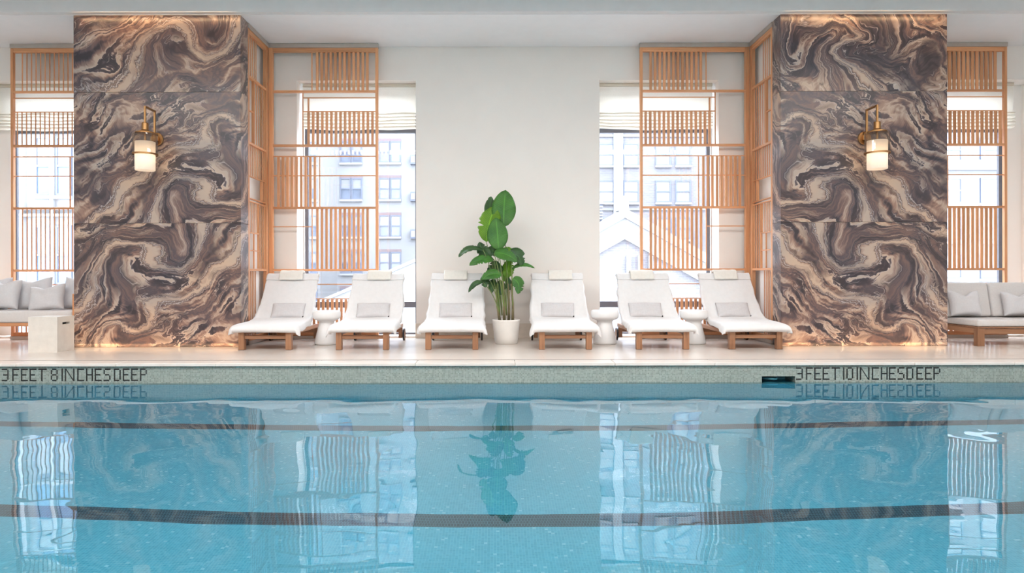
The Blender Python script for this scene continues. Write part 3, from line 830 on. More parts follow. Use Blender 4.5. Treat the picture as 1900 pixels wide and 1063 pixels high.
def pillow_mesh(name, mat, w, h, t, chop=0.0, seed=0, n=14, pinch=0.07):
    """Stuffed cushion in local x (width), z (height, from 0), y (thickness)."""
    v = []; f = []
    def pos(i, j, s):
        u = -1 + 2 * i / n; q = -1 + 2 * j / n
        e = max(0.0, (1 - u ** 4)) * max(0.0, (1 - q ** 4))
        th = t / 2 * (e ** 0.55)
        x = u * w / 2 * (1 - pinch * (1 - q * q) * abs(u) ** 3)
        z = q * h / 2 * (1 - pinch * (1 - u * u) * abs(q) ** 3)
        if chop and q > 0:
            z -= chop * (1 - min(1, abs(u) / 0.62)) ** 1.3 * q ** 2
        nz = noise.noise(Vector((u * 2 + seed * 3.1, q * 2, s * 2.0 + seed)))
        return (x, s * (th + nz * 0.02 * e), z + h / 2 + 0.006 * nz)
    idx = {}
    for s in (-1, 1):
        for i in range(n + 1):
            for j in range(n + 1):
                edge = i in (0, n) or j in (0, n)
                if edge and s == 1: idx[(i, j, 1)] = idx[(i, j, -1)]; continue
                idx[(i, j, s)] = len(v); v.append(pos(i, j, s))
    for s in (-1, 1):
        for i in range(n):
            for j in range(n):
                q = (idx[(i, j, s)], idx[(i + 1, j, s)], idx[(i + 1, j + 1, s)], idx[(i, j + 1, s)])
                f.append(q if s == -1 else q[::-1])
    me = bpy.data.meshes.new(name); me.from_pydata(v, [], f); me.update()
    for q in me.polygons: q.use_smooth = True
    me.materials.append(mat)
    return me

def block_cushion(name, mat, x0, x1, y0, y1, z0, z1, parent, r=0.03, puff=0.012):
    b = MB().box(x0, x1, y0, y1, z0, z1)
    o = b.build(name, mat, parent, smooth=True, bevel=r, bseg=3)
    return o

# ------------------------------------------------------------------ sun loungers
def catmull(pts, n):
    out = []; m = len(pts)
    for i in range(m - 1):
        p0 = pts[max(i - 1, 0)]; p1 = pts[i]; p2 = pts[i + 1]; p3 = pts[min(i + 2, m - 1)]
        for s in range(n):
            t = s / n
            out.append(tuple(0.5 * ((2 * b_) + (-a_ + c_) * t + (2 * a_ - 5 * b_ + 4 * c_ - d_) * t * t + (-a_ + 3 * b_ - 3 * c_ + d_) * t ** 3)
                             for a_, b_, c_, d_ in zip(p0, p1, p2, p3)))
    out.append(pts[-1]); return out

# profile: (y, z, width, drop of the edge)
PROF_C = [(0.02, 0.245, .93, .02), (-0.055, 0.262, .94, .03), (-0.075, 0.305, .94, .07), (-0.03, 0.352, .94, .10), (0.10, 0.366, .93, .10), (0.35, 0.372, .92, .10),
          (0.65, 0.376, .91, .10), (0.84, 0.384, .90, .09), (0.935, 0.425, .89, .08), (1.01, 0.53, .88, .07), (1.11, 0.70, .87, .06), (1.22, 0.89, .86, .05),
          (1.295, 1.025, .85, .05), (1.335, 1.066, .85, .05), (1.385, 1.045, .84, .05), (1.36, 0.93, .82, .04), (1.33, 0.86, .80, .03)]
PROF_E = [(0.02, 0.235, .93, .02), (-0.055, 0.252, .94, .03), (-0.075, 0.295, .94, .07), (-0.03, 0.335, .94, .10), (0.10, 0.356, .93, .10), (0.35, 0.366, .92, .10),
          (0.60, 0.385, .91, .10), (0.76, 0.432, .90, .10), (0.88, 0.51, .89, .10), (0.99, 0.61, .88, .09), (1.11, 0.75, .87, .07), (1.22, 0.91, .86, .05),
          (1.295, 1.03, .85, .05), (1.335, 1.072, .85, .05), (1.385, 1.05, .84, .05), (1.36, 0.94, .82, .04), (1.33, 0.87, .80, .03)]
VS = [-1, -.985, -.965, -.945, -.925, -.90, -.86, -.80, -.7, -.55, -.35, -.15]
VS = VS + [0.0] + [-x for x in reversed(VS)]
def cover_mesh(seed):
    c = catmull(PROF_C, 4); e = catmull(PROF_E, 4); P = []
    for i in range(len(c)):
        row = []
        for vv in VS:
            a = abs(vv); sgn = 1 if vv >= 0 else -1
            s = a ** 5
            y, z, w, dr = (c[i][q] * (1 - s) + e[i][q] * s for q in range(4))
            i0, i1 = max(i - 1, 0), min(i + 1, len(c) - 1)
            ty, tz = c[i1][0] - c[i0][0], c[i1][1] - c[i0][1]
            L = math.hypot(ty, tz) or 1
            ny, nz_ = -tz / L, ty / L           # outward normal of the profile
            dy, dz = (0.15, -1.0) if i < 22 else (-ny, -nz_)
            f = min(a / 0.90, 1.0)
            over = max(0.0, a - 0.90) / 0.10
            nn = noise.noise(Vector((y * 5 + seed * 7.7, sgn * 3 + seed, z * 5)))
            n2 = noise.noise(Vector((vv * 3 + seed, y * 4, z * 4 + seed * 2.2)))
            amp = dr * (1 + 0.55 * nn)
            if 3 <= i < 20: amp *= 1 + 0.6 * max(0, 1 - abs(i - 11) / 8)
            ang = over * 1.35
            x = sgn * (w / 2 - 0.035) * f + sgn * amp * 0.42 * math.sin(min(ang, 1.57)) * (1 if over else 0)
            drop = amp * (1 - math.cos(min(ang, 1.5))) * 1.05
            ripple = 0.010 * over * math.sin(y * 34 + seed * 5 + nn * 5)
            row.append((x + sgn * ripple, y + dy * drop + 0.006 * n2 * ny, z + dz * drop + 0.007 * n2))
        P.append(row)
    H = []              # hood of the cover pulled over the backrest top
    for i in range(46, len(c)):
        i1 = min(i + 1, len(c) - 1)
        ty, tz = c[i1][0] - c[i - 1][0], c[i1][1] - c[i - 1][1]; L = math.hypot(ty, tz) or 1
        H.append([(x * 1.012, y - tz / L * 0.010, z + ty / L * 0.010) for (x, y, z) in P[i]])
    return grid_mesh('towelling_cover', P, M['cover']), grid_mesh('hood', H, M['cover'])

def lounger(cx, seed, label, wheel_side):
    t = empty('sun_lounger', (cx, 9.43, 0)); tag(t, label, 'sun lounger', 'white covered sun loungers in a row')
    hw = 0.37
    for s in (-1, 1):
        x0, x1 = (hw - .08, hw) if s > 0 else (-hw, -hw + .08)
        bx('leg', M['teak'], x0, x1, 0.0, 0.085, 0.004, 0.275, t, bevel=0.003)
        bx('foot_pad', M['black'], x0 + .004, x1 - .004, 0.004, 0.08, 0.0, 0.004, t)
        bx('side_rail', M['teak_d'], x0 + .02 if s > 0 else x0 + .01, x1 - .01 if s > 0 else x1 - .02, 0.086, 1.56, 0.205, 0.262, t, bevel=0.003)
        bx('leg', M['teak'], x0 + .015 if s > 0 else x0 + .005, x1 - .005 if s > 0 else x1 - .015, 1.40, 1.47, 0.04, 0.204, t, bevel=0.003)
        b = MB().lathe([(0.0, -0.014), (0.085, -0.014), (0.092, -0.010), (0.092, 0.010), (0.085, 0.014), (0.0, 0.014)], 28, (1.435, 0.092), 'x')
        w = b.build('wheel', M['teak'], t); w.location.x = s * (hw + 0.022)
        b = MB().lathe([(0.0925, -0.014), (0.099, -0.012), (0.099, 0.012), (0.0925, 0.014), (0.0925, -0.014)], 28, (1.435, 0.0995), 'x')
        ty = b.build('tyre', M['black'], w); ty.location = (0, 0, -0.0075)
    bx('front_rail', M['teak_h'], -hw + .081, hw - .081, 0.02, 0.06, 0.155, 0.205, t, bevel=0.003)
    bx('cross_rail', M['teak_h'], -hw + .066, hw - .066, 1.41, 1.46, 0.13, 0.19, t, bevel=0.003)
    me = MB().box(-hw + .005, hw - .005, 0, 0.06, 0.264, 0.283).mesh('bed_slat', M['teak_h'], bevel=0.002)
    for i in range(9): put('bed_slat', me, t, (0, 0.10 + i * 0.088, 0))
    # backrest frame, leaning
    th = math.atan2(1.02 - 0.40, 1.31 - 0.96)
    bf = empty('backrest_frame', (0, 0, 0)); bf.parent = t; bf.location = (0, 0.99, 0.33); bf.rotation_euler = (th - math.pi / 2 + math.radians(0), 0, 0)
    for s in (-1, 1):
        bx('back_upright', M['teak'], s * 0.33 - .02, s * 0.33 + .02, 0.075, 0.11, 0, 0.66, bf, bevel=0.003)
    me = MB().box(-0.31, 0.31, 0.082, 0.10, 0, 0.05).mesh('back_slat', M['teak_h'], bevel=0.002)
    for i in range(6): put('back_slat', me, bf, (0, 0, 0.04 + i * 0.10))
    # mattress under the cover
    c = catmull(PROF_C[2:14], 3); P = []
    for (y, z, w, d_) in c:
        P.append((y, z))
    ring = []
    for i, (y, z) in enumerate(P):
        i0, i1 = max(i - 1, 0), min(i + 1, len(P) - 1)
        ty, tz = P[i1][0] - P[i0][0], P[i1][1] - P[i0][1]; L = math.hypot(ty, tz)
        ny, nz_ = -tz / L, ty / L
        a, bq = (y - ny * .02, z - nz_ * .02), (y - ny * .08, max(z - nz_ * .08, 0.285))
        hwm = 0.385
        ring.append([(-hwm, *a), (hwm, *a), (hwm, *bq), (-hwm, *bq), (-hwm, *a)])
    mo = bpy.data.objects.new('mattress', grid_mesh('mattress', ring, M['cover'])); link(mo, t)
    cm_, hm_ = cover_mesh(seed)
    co = bpy.data.objects.new('towelling_cover', cm_); link(co, t)
    ho = bpy.data.objects.new('hood', hm_); link(ho, co)
    m = ho.modifiers.new('thick', 'SOLIDIFY'); m.thickness = 0.008; m.offset = -1
    add_sub(ho, 1)
    m = co.modifiers.new('thick', 'SOLIDIFY'); m.thickness = 0.012; m.offset = -1
    add_sub(co, 1)
    return t

LNG = [(-3.245, 'white towelling-covered sun lounger beside the left marble pillar'),
       (-1.88, 'white towelling-covered sun lounger at the left window, second from the left pillar'),
       (-0.627, 'white towelling-covered sun lounger just left of the potted plant'),
       (0.967, 'white towelling-covered sun lounger just right of the potted plant'),
       (2.33, 'white towelling-covered sun lounger at the right window, between two ceramic stools'),
       (3.635, 'white towelling-covered sun lounger beside the right marble pillar')]
WH = ['on the lounger beside the left marble pillar', 'on the second lounger from the left pillar', 'on the lounger just left of the plant',
      'on the lounger just right of the plant', 'on the lounger between two ceramic stools', 'on the lounger beside the right marble pillar']
TILT = math.atan2(1.22 - 1.01, 0.89 - 0.53)
TW = [-0.01, 0.02, -0.02, 0.05, -0.02, 0.0]
for i, (cx, lab) in enumerate(LNG):
    lounger(cx, i * 1.37 + 0.5, lab, 1)
    # lumbar cushion leaning on the backrest
    me = pillow_mesh('lumbar_cushion', M['lumbar'], 0.54, 0.27, 0.11, 0, i, 12, 0.03)
    o = bpy.data.objects.new('lumbar_cushion', me); link(o)
    o.location = (cx + [0.03, -0.02, 0.0, -0.03, -0.03, 0.02][i], 9.43 + 0.895, 0.395); o.rotation_euler = (-TILT - 0.06, 0, [0.0, 0.03, 0.02, -0.05, 0.0, 0.03][i])
    add_sub(o, 1)
    tag(o, 'small pale grey lumbar cushion ' + WH[i], 'cushion', 'lumbar cushions on the sun loungers')
    bx('fabric_tag', M['black'], 0.235, 0.255, -0.012, -0.006, 0.004, 0.03, o)
    # folded towel hung over the top of the backrest
    b = []
    prof = [(-0.055, -0.088), (-0.020, -0.012), (0.010, 0.026), (0.055, 0.036), (0.095, 0.012), (0.098, -0.05)]
    prof = catmull(prof, 3)
    top = prof; P = []
    wob = random.Random(i)
    for q, (yy, zz) in enumerate(top):
        P.append([(-0.185 + 0.37 * s / 10 , yy + 0.004 * noise.noise(Vector((s * .6, q * .4, i))), zz + 0.006 * noise.noise(Vector((s * .5, q * .3, i + 5)))) for s in range(11)])
    me = grid_mesh('headrest_towel', P, M['towel'])
    o = bpy.data.objects.new('headrest_towel', me); link(o)
    o.location = (cx + TW[i], 9.43 + 1.295, 1.058)
    m = o.modifiers.new('thick', 'SOLIDIFY'); m.thickness = 0.034; m.offset = 1
    m = o.modifiers.new('round', 'BEVEL'); m.width = 0.012; m.segments = 2
    tag(o, 'folded cream towel hung over the backrest top ' + WH[i], 'towel', 'folded headrest towels')

# ------------------------------------------------------------------ ceramic stools
PROF_ST = [(0.0, 0.0), (0.165, 0.0), (0.178, 0.012), (0.180, 0.035), (0.165, 0.11), (0.142, 0.20), (0.122, 0.28), (0.112, 0.325), (0.118, 0.35), (0.150, 0.368),
           (0.190, 0.385), (0.207, 0.41), (0.211, 0.45), (0.208, 0.49), (0.198, 0.508), (0.18, 0.515), (0.09, 0.510), (0.0, 0.508)]
def stool(px, label):
    b = MB().lathe(PROF_ST, 48)
    o = b.build('ceramic_stool', M['ceramic'], None, smooth=True)
    o.location = (X(px, 10.25), 10.25, 0)
    tag(o, label, 'stool', 'white ceramic garden stools')
stool(606, 'white mushroom-shaped ceramic stool between the two loungers at the left window')
stool(1122, 'white mushroom-shaped ceramic stool right of the lounger next to the plant')
stool(1287, 'white mushroom-shaped ceramic stool between the two rightmost loungers')

# ------------------------------------------------------------------ potted plant
DP = 10.33
pt = empty('potted_plant', (X(939, DP), DP, 0)); tag(pt, 'tall green bird of paradise plant in a white pot between loungers', 'plant')
px0 = X(939, DP)
b = MB().lathe([(0.0, 0.0), (0.160, 0.0), (0.172, 0.010), (0.185, 0.10), (0.212, 0.345), (0.213, 0.365), (0.203, 0.368), (0.196, 0.36), (0.192, 0.31), (0.0, 0.31)], 48)
b.build('pot', M['pot'], pt, smooth=True)
MB().lathe([(0.0, 0.335), (0.10, 0.33), (0.192, 0.32), (0.192, 0.312), (0.0, 0.312)], 32).build('soil', M['soil'], pt, smooth=True)
def pp(zx, zy, dy=0.0):        # crop pixel of the plant study -> plant coordinates
    px = 760 + zx / 3.221; py = 340 + zy / 3.221
    return Vector((X(px, DP + dy) - px0, dy, Z(py, DP + dy)))
def leaf(base, tip, ctrl, width, face=(0, -1, 0.1), fold=0.25, mat='leaf', tears=0, seed=0, notch=0.0, blunt=0.75, stalk=None):
    rr = random.Random(seed)
    n, mh = 22, 5
    base, tip, ctrl = Vector(base), Vector(tip), Vector(ctrl)
    F = Vector(face).normalized()
    tl = {}
    for s in (-1, 1):
        tl[s] = [(rr.uniform(.25, .9), rr.uniform(.35, .75)) for _ in range(tears)]
    v = []; uv = []; f = []
    for i in range(n + 1):
        t = i / n
        p = base * (1 - t) ** 2 + ctrl * 2 * t * (1 - t) + tip * t * t
        T = ((ctrl - base) * (1 - t) + (tip - ctrl) * t).normalized()
        S = T.cross(F).normalized(); N = S.cross(T).normalized()
        wbase = math.sin(math.pi * min(1, max(0, t)) ** blunt) ** 0.62 * width / 2
        wbase *= 1.0 if t < 0.97 else 0.6
        for j in range(-mh, mh + 1):
            s = 1 if j >= 0 else -1; a = abs(j) / mh
            w = wbase
            for (tt, dd) in tl[s]:
                g = abs(t - tt) / 0.022
                if g < 1: w *= 1 - (1 - dd) * (1 - g)
            back = notch * (1 - a) ** 2 * (t > 0.8) * (t - 0.8) / 0.2
            q = p + S * (s * a * w * math.cos(fold)) + N * (a * w * math.sin(fold) - 0.25 * a * a * w) - T * (back * width)
            q += N * (0.010 * a * noise.noise(Vector((t * 9, s * 2 + seed, a * 2))))
            v.append(tuple(q)); uv.append((t, s * a))
    m2 = 2 * mh + 1
    for i in range(n):
        for j in range(m2 - 1): f.append((i * m2 + j, i * m2 + j + 1, (i + 1) * m2 + j + 1, (i + 1) * m2 + j))
    me = bpy.data.meshes.new('leaf'); me.from_pydata(v, [], f); me.update()
    ul = me.uv_layers.new(name='UVMap')
    for l in me.loops: ul.data[l.index].uv = uv[l.vertex_index]
    for q in me.polygons: q.use_smooth = True
    me.materials.append(M[mat])
    o = bpy.data.objects.new('leaf', me); link(o, pt)
    mm = o.modifiers.new('thick', 'SOLIDIFY'); mm.thickness = 0.002
    if stalk is not None:
        root = Vector(stalk); mid = (root * 0.45 + base * 0.55) + Vector(((root.x - base.x) * 0.25, 0, 0.06))
        pts = []
        for i in range(9):
            t = i / 8; pts.append(root * (1 - t) ** 2 + mid * 2 * t * (1 - t) + base * t * t)
        MB().tube(pts, [0.009 - 0.004 * i / 8 for i in range(9)], 8).build('stem', M['stem'], o, smooth=True)
    return o
# roots of the stalks in the pot
RT = [pp(540, 790, 0.0), pp(566, 790, -0.05), pp(592, 790, 0.03), pp(616, 790, -0.02), pp(552, 790, 0.07), pp(580, 790, 0.06)]
tops = [pp(516, 640, 0.0), pp(560, 585, -0.05), pp(590, 600, 0.03), pp(606, 600, -0.02)]
for i in range(4):
    a, c = RT[i], tops[i]; a = Vector((a.x, a.y, 0.315))
    mid = (a + c) / 2 + Vector((0.008 * (i - 1), 0, 0))
    MB().tube([a, mid, c], [0.024, 0.017, 0.010], 10).build('stalk', M['trunk'], pt, smooth=True)
P_ = pp
# tall upright leaves
leaf(P_(563, 262, .05), P_(575, 40, .10), P_(560, 150, .03), .385, (0.1, -1, .1), .18, 'leaf', 0, 1, 0.14, .92, RT[2])
leaf(P_(500, 215, .10), P_(488, 78, .14), P_(470, 150, .12), .22, (-.5, -1, .1), .3, 'leaf_dark', 1, 2, 0, .8, RT[4])
leaf(P_(458, 350, .04), P_(515, 140, .06), P_(468, 230, .02), .38, (-.3, -1, .0), .2, 'leaf_bright', 5, 3, 0.05, .95, RT[0])
leaf(P_(532, 398, -.06), P_(516, 205, .0), P_(527, 300, -.08), .325, (0.05, -1, .05), .15, 'leaf', 0, 4, 0.04, .88, RT[1])
# left arching leaves
leaf(P_(440, 398, -.02), P_(293, 441, -.10), P_(345, 360, -.10), .17, (0.1, -.6, 1), .3, 'leaf_dark', 2, 5, 0, .8, RT[0])
leaf(P_(490, 440, .02), P_(418, 350, .05), P_(432, 420, .04), .22, (-.3, -1, .3), .3, 'leaf_dark', 4, 6, 0, .8, RT[4])
leaf(P_(505, 455, -.05), P_(358, 492, -.14), P_(420, 440, -.12), .20, (0.1, -.8, .8), .3, 'leaf', 4, 7, 0, .8, RT[0])
# centre and right
leaf(P_(530, 420, .05), P_(468, 440, .04), P_(490, 380, .04), .20, (0, -1, .5), .2, 'leaf_dark', 2, 8, 0, .8, RT[5])
leaf(P_(505, 418, -.12), P_(645, 470, -.16), P_(575, 405, -.16), .24, (0, -.9, .7), .25, 'leaf', 2, 9, 0, .8, RT[1])
leaf(P_(605, 440, -.02), P_(668, 500, -.06), P_(660, 400, -.05), .27, (0.3, -1, .4), .25, 'leaf_dark', 4, 10, 0, .7, RT[3])
leaf(P_(560, 395, .08), P_(622, 412, .06), P_(590, 385, .08), .12, (0, -.8, 1), .3, 'leaf_bright', 1, 21, 0, .8, RT[5])
leaf(P_(612, 515, -.02), P_(748, 508, -.08), P_(665, 462, -.05), .10, (0, -.8, .9), .35, 'leaf', 1, 11, 0, .9, RT[3])
leaf(P_(520, 550, .03), P_(520, 462, .05), P_(505, 505, .03), .26, (0, -1, .1), .2, 'leaf_dark', 2, 12, 0, .75, RT[5])
leaf(P_(580, 560, .06), P_(600, 450, .08), P_(590, 505, .06), .20, (0.1, -1, 0), .2, 'leaf_bright', 3, 13, 0, .75, RT[2])
# lower leaves
leaf(P_(550, 548, -.10), P_(432, 575, -.15), P_(480, 525, -.15), .19, (-.1, -1, .6), .25, 'leaf', 1, 14, 0, .8, RT[1])
leaf(P_(470, 560, -.05), P_(455, 622, -.08), P_(440, 575, -.07), .17, (-.2, -1, .2), .2, 'leaf_dark', 1, 15, 0, .8, RT[0])
leaf(P_(437, 590, -.08), P_(352, 652, -.14), P_(385, 585, -.12), .11, (-.1, -.8, .7), .35, 'leaf_dark', 1, 16, 0, .8, RT[0])
leaf(P_(615, 570, -.06), P_(645, 662, -.09), P_(672, 590, -.08), .20, (0.3, -1, .1), .2, 'leaf', 4, 17, 0, .8, RT[3])
leaf(P_(512, 575, .02), P_(492, 655, .0), P_(485, 610, .0), .13, (-.1, -1, 0), .2, 'leaf_dark', 2, 18, 0, .8, RT[4])
leaf(P_(545, 580, .05), P_(548, 668, .04), P_(540, 625, .04), .16, (0, -1, 0), .2, 'leaf_dark', 1, 19, 0, .8, RT[5])
leaf(P_(575, 590, .08), P_(565, 480, .10), P_(572, 535, .08), .14, (0, -1, 0), .2, 'leaf_bright', 2, 20, 0, .8, RT[2])
leaf(P_(600, 640, .06), P_(585, 560, .08), P_(592, 600, .06), .12, (0, -1, 0), .2, 'leaf_dark', 1, 22, 0, .8, RT[2])

# ------------------------------------------------------------------ cube side table
def cube_table():
    x0, x1 = X(52, 9.19), X(106, 9.19); y0 = 9.19; w = x1 - x0; d = 0.37; h = 0.485
    b = MB().box(0, w, 0, d, 0, h)
    b.f.pop(3)      # +x side is rebuilt with a hand slot
    n = len(b.v)
    s0, s1, z0, z1, dp = 0.11, 0.27, 0.375, 0.405, 0.05
    b.v += [(w, s0, z0), (w, s1, z0), (w, s1, z1), (w, s0, z1), (w - dp, s0, z0), (w - dp, s1, z0), (w - dp, s1, z1), (w - dp, s0, z1)]
    b.f += [(1, 2, n + 1, n), (2, 6, n + 2, n + 1), (6, 5, n + 3, n + 2), (5, 1, n, n + 3),
            (n, n + 1, n + 5, n + 4), (n + 1, n + 2, n + 6, n + 5), (n + 2, n + 3, n + 7, n + 6), (n + 3, n, n + 4, n + 7)]
    t = empty('cube_side_table', (x0, y0, 0)); tag(t, 'pale cast stone cube side table with hand slot in front of the left sofa', 'table')
    b.build('body', M['cubestone'], t)
    bx('slot_back', M['black'], w - dp - .004, w - dp, s0, s1, z0, z1, t)  # black plate standing in for the shade deep in the slot
    bx('shadow_sheet', M['black'], 0.02, w - .02, 0.02, d - .02, -0.0, 0.004, t)  # black sheet standing in for the shadow under the cube
cube_table()

# ------------------------------------------------------------------ sofas
def place_pillow(px0_, px1_, ytop, ybot, D, th, lean, roll, label, group, chop, seed, mat='pillow'):
    w = (px1_ - px0_) * D / FPX; h = (ybot - ytop) * D / FPX
    me = pillow_mesh('throw_pillow', M[mat], w, h, th, chop * 1.5, seed, 16, 0.13)
    o = bpy.data.objects.new('throw_pillow', me); link(o)
    o.location = (X((px0_ + px1_) / 2, D), D, Z(ybot, D)); o.rotation_euler = (-lean, roll, 0)
    add_sub(o, 1)
    tag(o, label, 'pillow', group)

# left sofa, tucked beside the left pillar
sl = empty('wooden_sofa', (-9.1, 9.94, 0)); tag(sl, 'wooden framed sofa with grey seat cushion left of the left marble pillar', 'sofa')
Wl = -6.215 + 9.1
bx('seat_rail', M['cedar_h'], 0, Wl - .05, 0.03, 0.08, 0.30, 0.352, sl, bevel=0.003)
bx('seat_deck', M['cedar_h'], 0, Wl - .05, 0.081, 0.80, 0.315, 0.345, sl)
bx('back_rail', M['cedar_h'], 0, Wl - .05, 0.80, 0.84, 0.30, 0.70, sl, bevel=0.003)
bx('arm_panel', M['cedar_d'], Wl - .045, Wl, 0.0, 0.85, 0.28, 0.78, sl, bevel=0.004)
bx('leg', M['cedar'], Wl - .045, Wl, 0.0, 0.07, 0, 0.279, sl, bevel=0.003); bx('leg', M['cedar'], Wl - .045, Wl, 0.77, 0.84, 0, 0.279, sl, bevel=0.003)
bx('leg', M['cedar'], 0, .06, 0.0, 0.07, 0, 0.299, sl, bevel=0.003); bx('leg', M['cedar'], 0, .06, 0.73, 0.80, 0, 0.299, sl, bevel=0.003)
block_cushion('seat_cushion', M['sofa'], -0.02, Wl - .05, 0.0, 0.79, 0.353, 0.525, sl, 0.03)
G1 = 'grey pillows on the left sofa'
place_pillow(-36, 14, 509, 576, 10.52, .20, .18, 0.05, 'grey pillow at the far left picture edge behind another pillow', G1, .03, 1)
place_pillow(-34, 34, 514, 574, 10.32, .20, .22, 0.02, 'grey pillow at the left picture edge in front of another pillow', G1, .05, 2)
place_pillow(26, 99, 512, 576, 10.54, .20, .18, -0.10, 'tall grey pillow at the back of the left sofa between two others', G1, .03, 3)
place_pillow(50, 121, 524, 577, 10.30, .19, .25, -0.10, 'tilted grey pillow in front, above the stone cube table', G1, .05, 4)
place_pillow(110, 172, 511, 576, 10.54, .20, .18, 0.07, 'grey pillow half hidden behind the left marble pillar', G1, .03, 5)

# right daybed sofa
sr = empty('daybed_sofa', (7.01, 9.80, 0)); tag(sr, 'low teak daybed sofa with grey cushions right of the right marble pillar', 'sofa')
Wr = 3.2
bx('platform', M['teak_h'], -0.005, Wr, -0.005, 0.93, 0.262, 0.284, sr, bevel=0.003)
bx('front_rail', M['teak_h'], 0.10, Wr, 0.02, 0.07, 0.175, 0.255, sr, bevel=0.003)
bx('side_rail', M['teak_d'], 0.01, 0.06, 0.105, 0.84, 0.185, 0.261, sr, bevel=0.003)
bx('leg', M['teak'], 0.0, 0.098, 0.005, 0.10, 0.0, 0.261, sr, bevel=0.003); bx('leg', M['teak'], 0.0, 0.095, 0.845, 0.93, 0.0, 0.261, sr, bevel=0.003)
bx('leg', M['teak'], Wr - .1, Wr, 0.845, 0.93, 0.0, 0.174, sr, bevel=0.003)
bx('back_rail', M['teak_h'], 0.0, Wr, 0.88, 0.92, 0.285, 0.62, sr, bevel=0.003)
block_cushion('seat_cushion', M['sofa'], -0.01, Wr, -0.01, 0.82, 0.286, 0.385, sr, 0.03)
for i in range(4):
    me = MB().box(0, 0.70, -0.075, 0.075, 0, 0.535).mesh('back_cushion', M['sofa'], smooth=True, bevel=0.04, bseg=3)
    o = bpy.data.objects.new('back_cushion', me); link(o, sr)
    o.location = (-0.06 + i * 0.715, 0.66, 0.388); o.rotation_euler = (-0.20, 0, 0)
G2 = 'grey pillows on the right daybed'
place_pillow(1763, 1824, 538, 589, 10.30, .17, .24, 0.0, 'small grey pillow with pinched top next to the right marble pillar', G2, .07, 6)
place_pillow(1862, 1926, 540, 589, 10.30, .17, .24, 0.0, 'small grey pillow with pinched top at the right picture edge', G2, .07, 7)

# ------------------------------------------------------------------ the street outside
struct(bx('street_ground', M['asphalt'], -70, 70, 13, 95, -13.2, -13))
def win_part(parent, cx, z0, w, h, y, frame, pane, rows=2, cols=1, lintel=None, fw=0.10):
    f = MB()
    f.box(cx - w / 2, cx - w / 2 + fw, y - .10, y, z0, z0 + h); f.box(cx + w / 2 - fw, cx + w / 2, y - .10, y, z0, z0 + h)
    f.box(cx - w / 2 + fw, cx + w / 2 - fw, y - .10, y, z0, z0 + fw); f.box(cx - w / 2 + fw, cx + w / 2 - fw, y - .10, y, z0 + h - fw, z0 + h)
    f.box(cx - w / 2 + fw, cx + w / 2 - fw, y - .10, y, z0 + h / 2 - fw / 2, z0 + h / 2 + fw / 2)
    for c in range(1, cols):
        xx = cx - w / 2 + w * c / cols
        f.box(xx - fw / 2, xx + fw / 2, y - .10, y, z0 + fw, z0 + h - fw)
    o = f.build('window', M[frame], parent)
    hp = (h / 2 - 1.5 * fw)
    bx('pane', M[pane], cx - w / 2 + fw, cx + w / 2 - fw, y - .05, y - .02, z0 + fw, z0 + fw + hp, o)
    bx('pane', M['blindpane'], cx - w / 2 + fw, cx + w / 2 - fw, y - .05, y - .02, z0 + h / 2 + fw / 2, z0 + h - fw, o)
    bx('window_sill', M['plinth'], cx - w / 2 - .02, cx + w / 2 + .02, y - .22, y, z0 - .16, z0 - .001, o)
    if lintel: bx('lintel', M[lintel], cx - w / 2 - .02, cx + w / 2 + .02, y - .06, y, z0 + h + .001, z0 + h + .22, o)

DB = 55.0
def bX(px, D=DB): return X(px, D)
def bZ(py, D=DB): return Z(py, D)
# pale apartment house seen through the left window
t = empty('apartment_building', (0, DB, -13)); tag(t, 'pale apartment house with pink lintels outside the left window', 'building')
def off(z): return z + 13
bx('facade', M['pale_stone'], bX(596), bX(905), 0.0, 8, 0, 38, t)
for py in (57, 125, 194, 262, 330, 399, 467, 535, 603):
    for c in (652, 724, 824):
        win_part(t, bX(c - 10.5), off(bZ(py + 40)), 20 * DB / FPX, 40 * DB / FPX, 0.0, 'sash', 'darkpane', lintel='lintel')
        win_part(t, bX(c + 10.5), off(bZ(py + 40)), 20 * DB / FPX, 40 * DB / FPX, 0.0, 'sash', 'darkpane', lintel='lintel')
    w = bx('air_conditioner', M['sash'], bX(763), bX(773), -0.55, 0.0, off(bZ(py + 44)), off(bZ(py + 27)), t)
    bx('grille', M['plinth'], bX(764.5), bX(771.5), -0.58, -0.551, off(bZ(py + 41)), off(bZ(py + 30)), w)
# plain wing turned away beside it
t = empty('apartment_building', (0, 46, -13)); tag(t, 'pale narrow building wing with slim windows beside the left marble pillar', 'building')
bx('facade', M['pale_stone_b'], bX(455, 46), bX(594, 46), 0.0, 5, 0, 35, t)
for py in (57, 125, 194, 262, 330, 399, 467, 535):
    for c in (470, 500, 528, 556, 582):
        win_part(t, bX(c, 46), off(bZ(py + 40, 46)), 14 * 46 / FPX, 40 * 46 / FPX, 0.0, 'sash', 'darkpane', fw=.08)
# brick house seen through the right window
t = empty('brick_building', (0, DB, -13)); tag(t, 'lilac washed brick building with white blinds outside the right window', 'building')
bx('facade', M['brick'], bX(960), bX(1440), 0.0, 8, 0, 38, t)
for py in (61.5, 130, 198.5, 267, 335.5, 404, 472):
    for c in (1010, 1046, 1090, 1125, 1171, 1230.5, 1267.5, 1330, 1366):
        win_part(t, bX(c), off(bZ(py + 41)), 29 * DB / FPX, 41 * DB / FPX, 0.0, 'sash', 'blindpane', fw=.11)
bx('pilaster', M['plinth'], bX(1138), bX(1155), -0.35, 0, 0, 38, t)
for py in (255, 391):
    bx('string_course', M['pale_stone_b'], bX(960), bX(1440), -0.12, -0.001, off(bZ(py)), off(bZ(py - 5)), t)
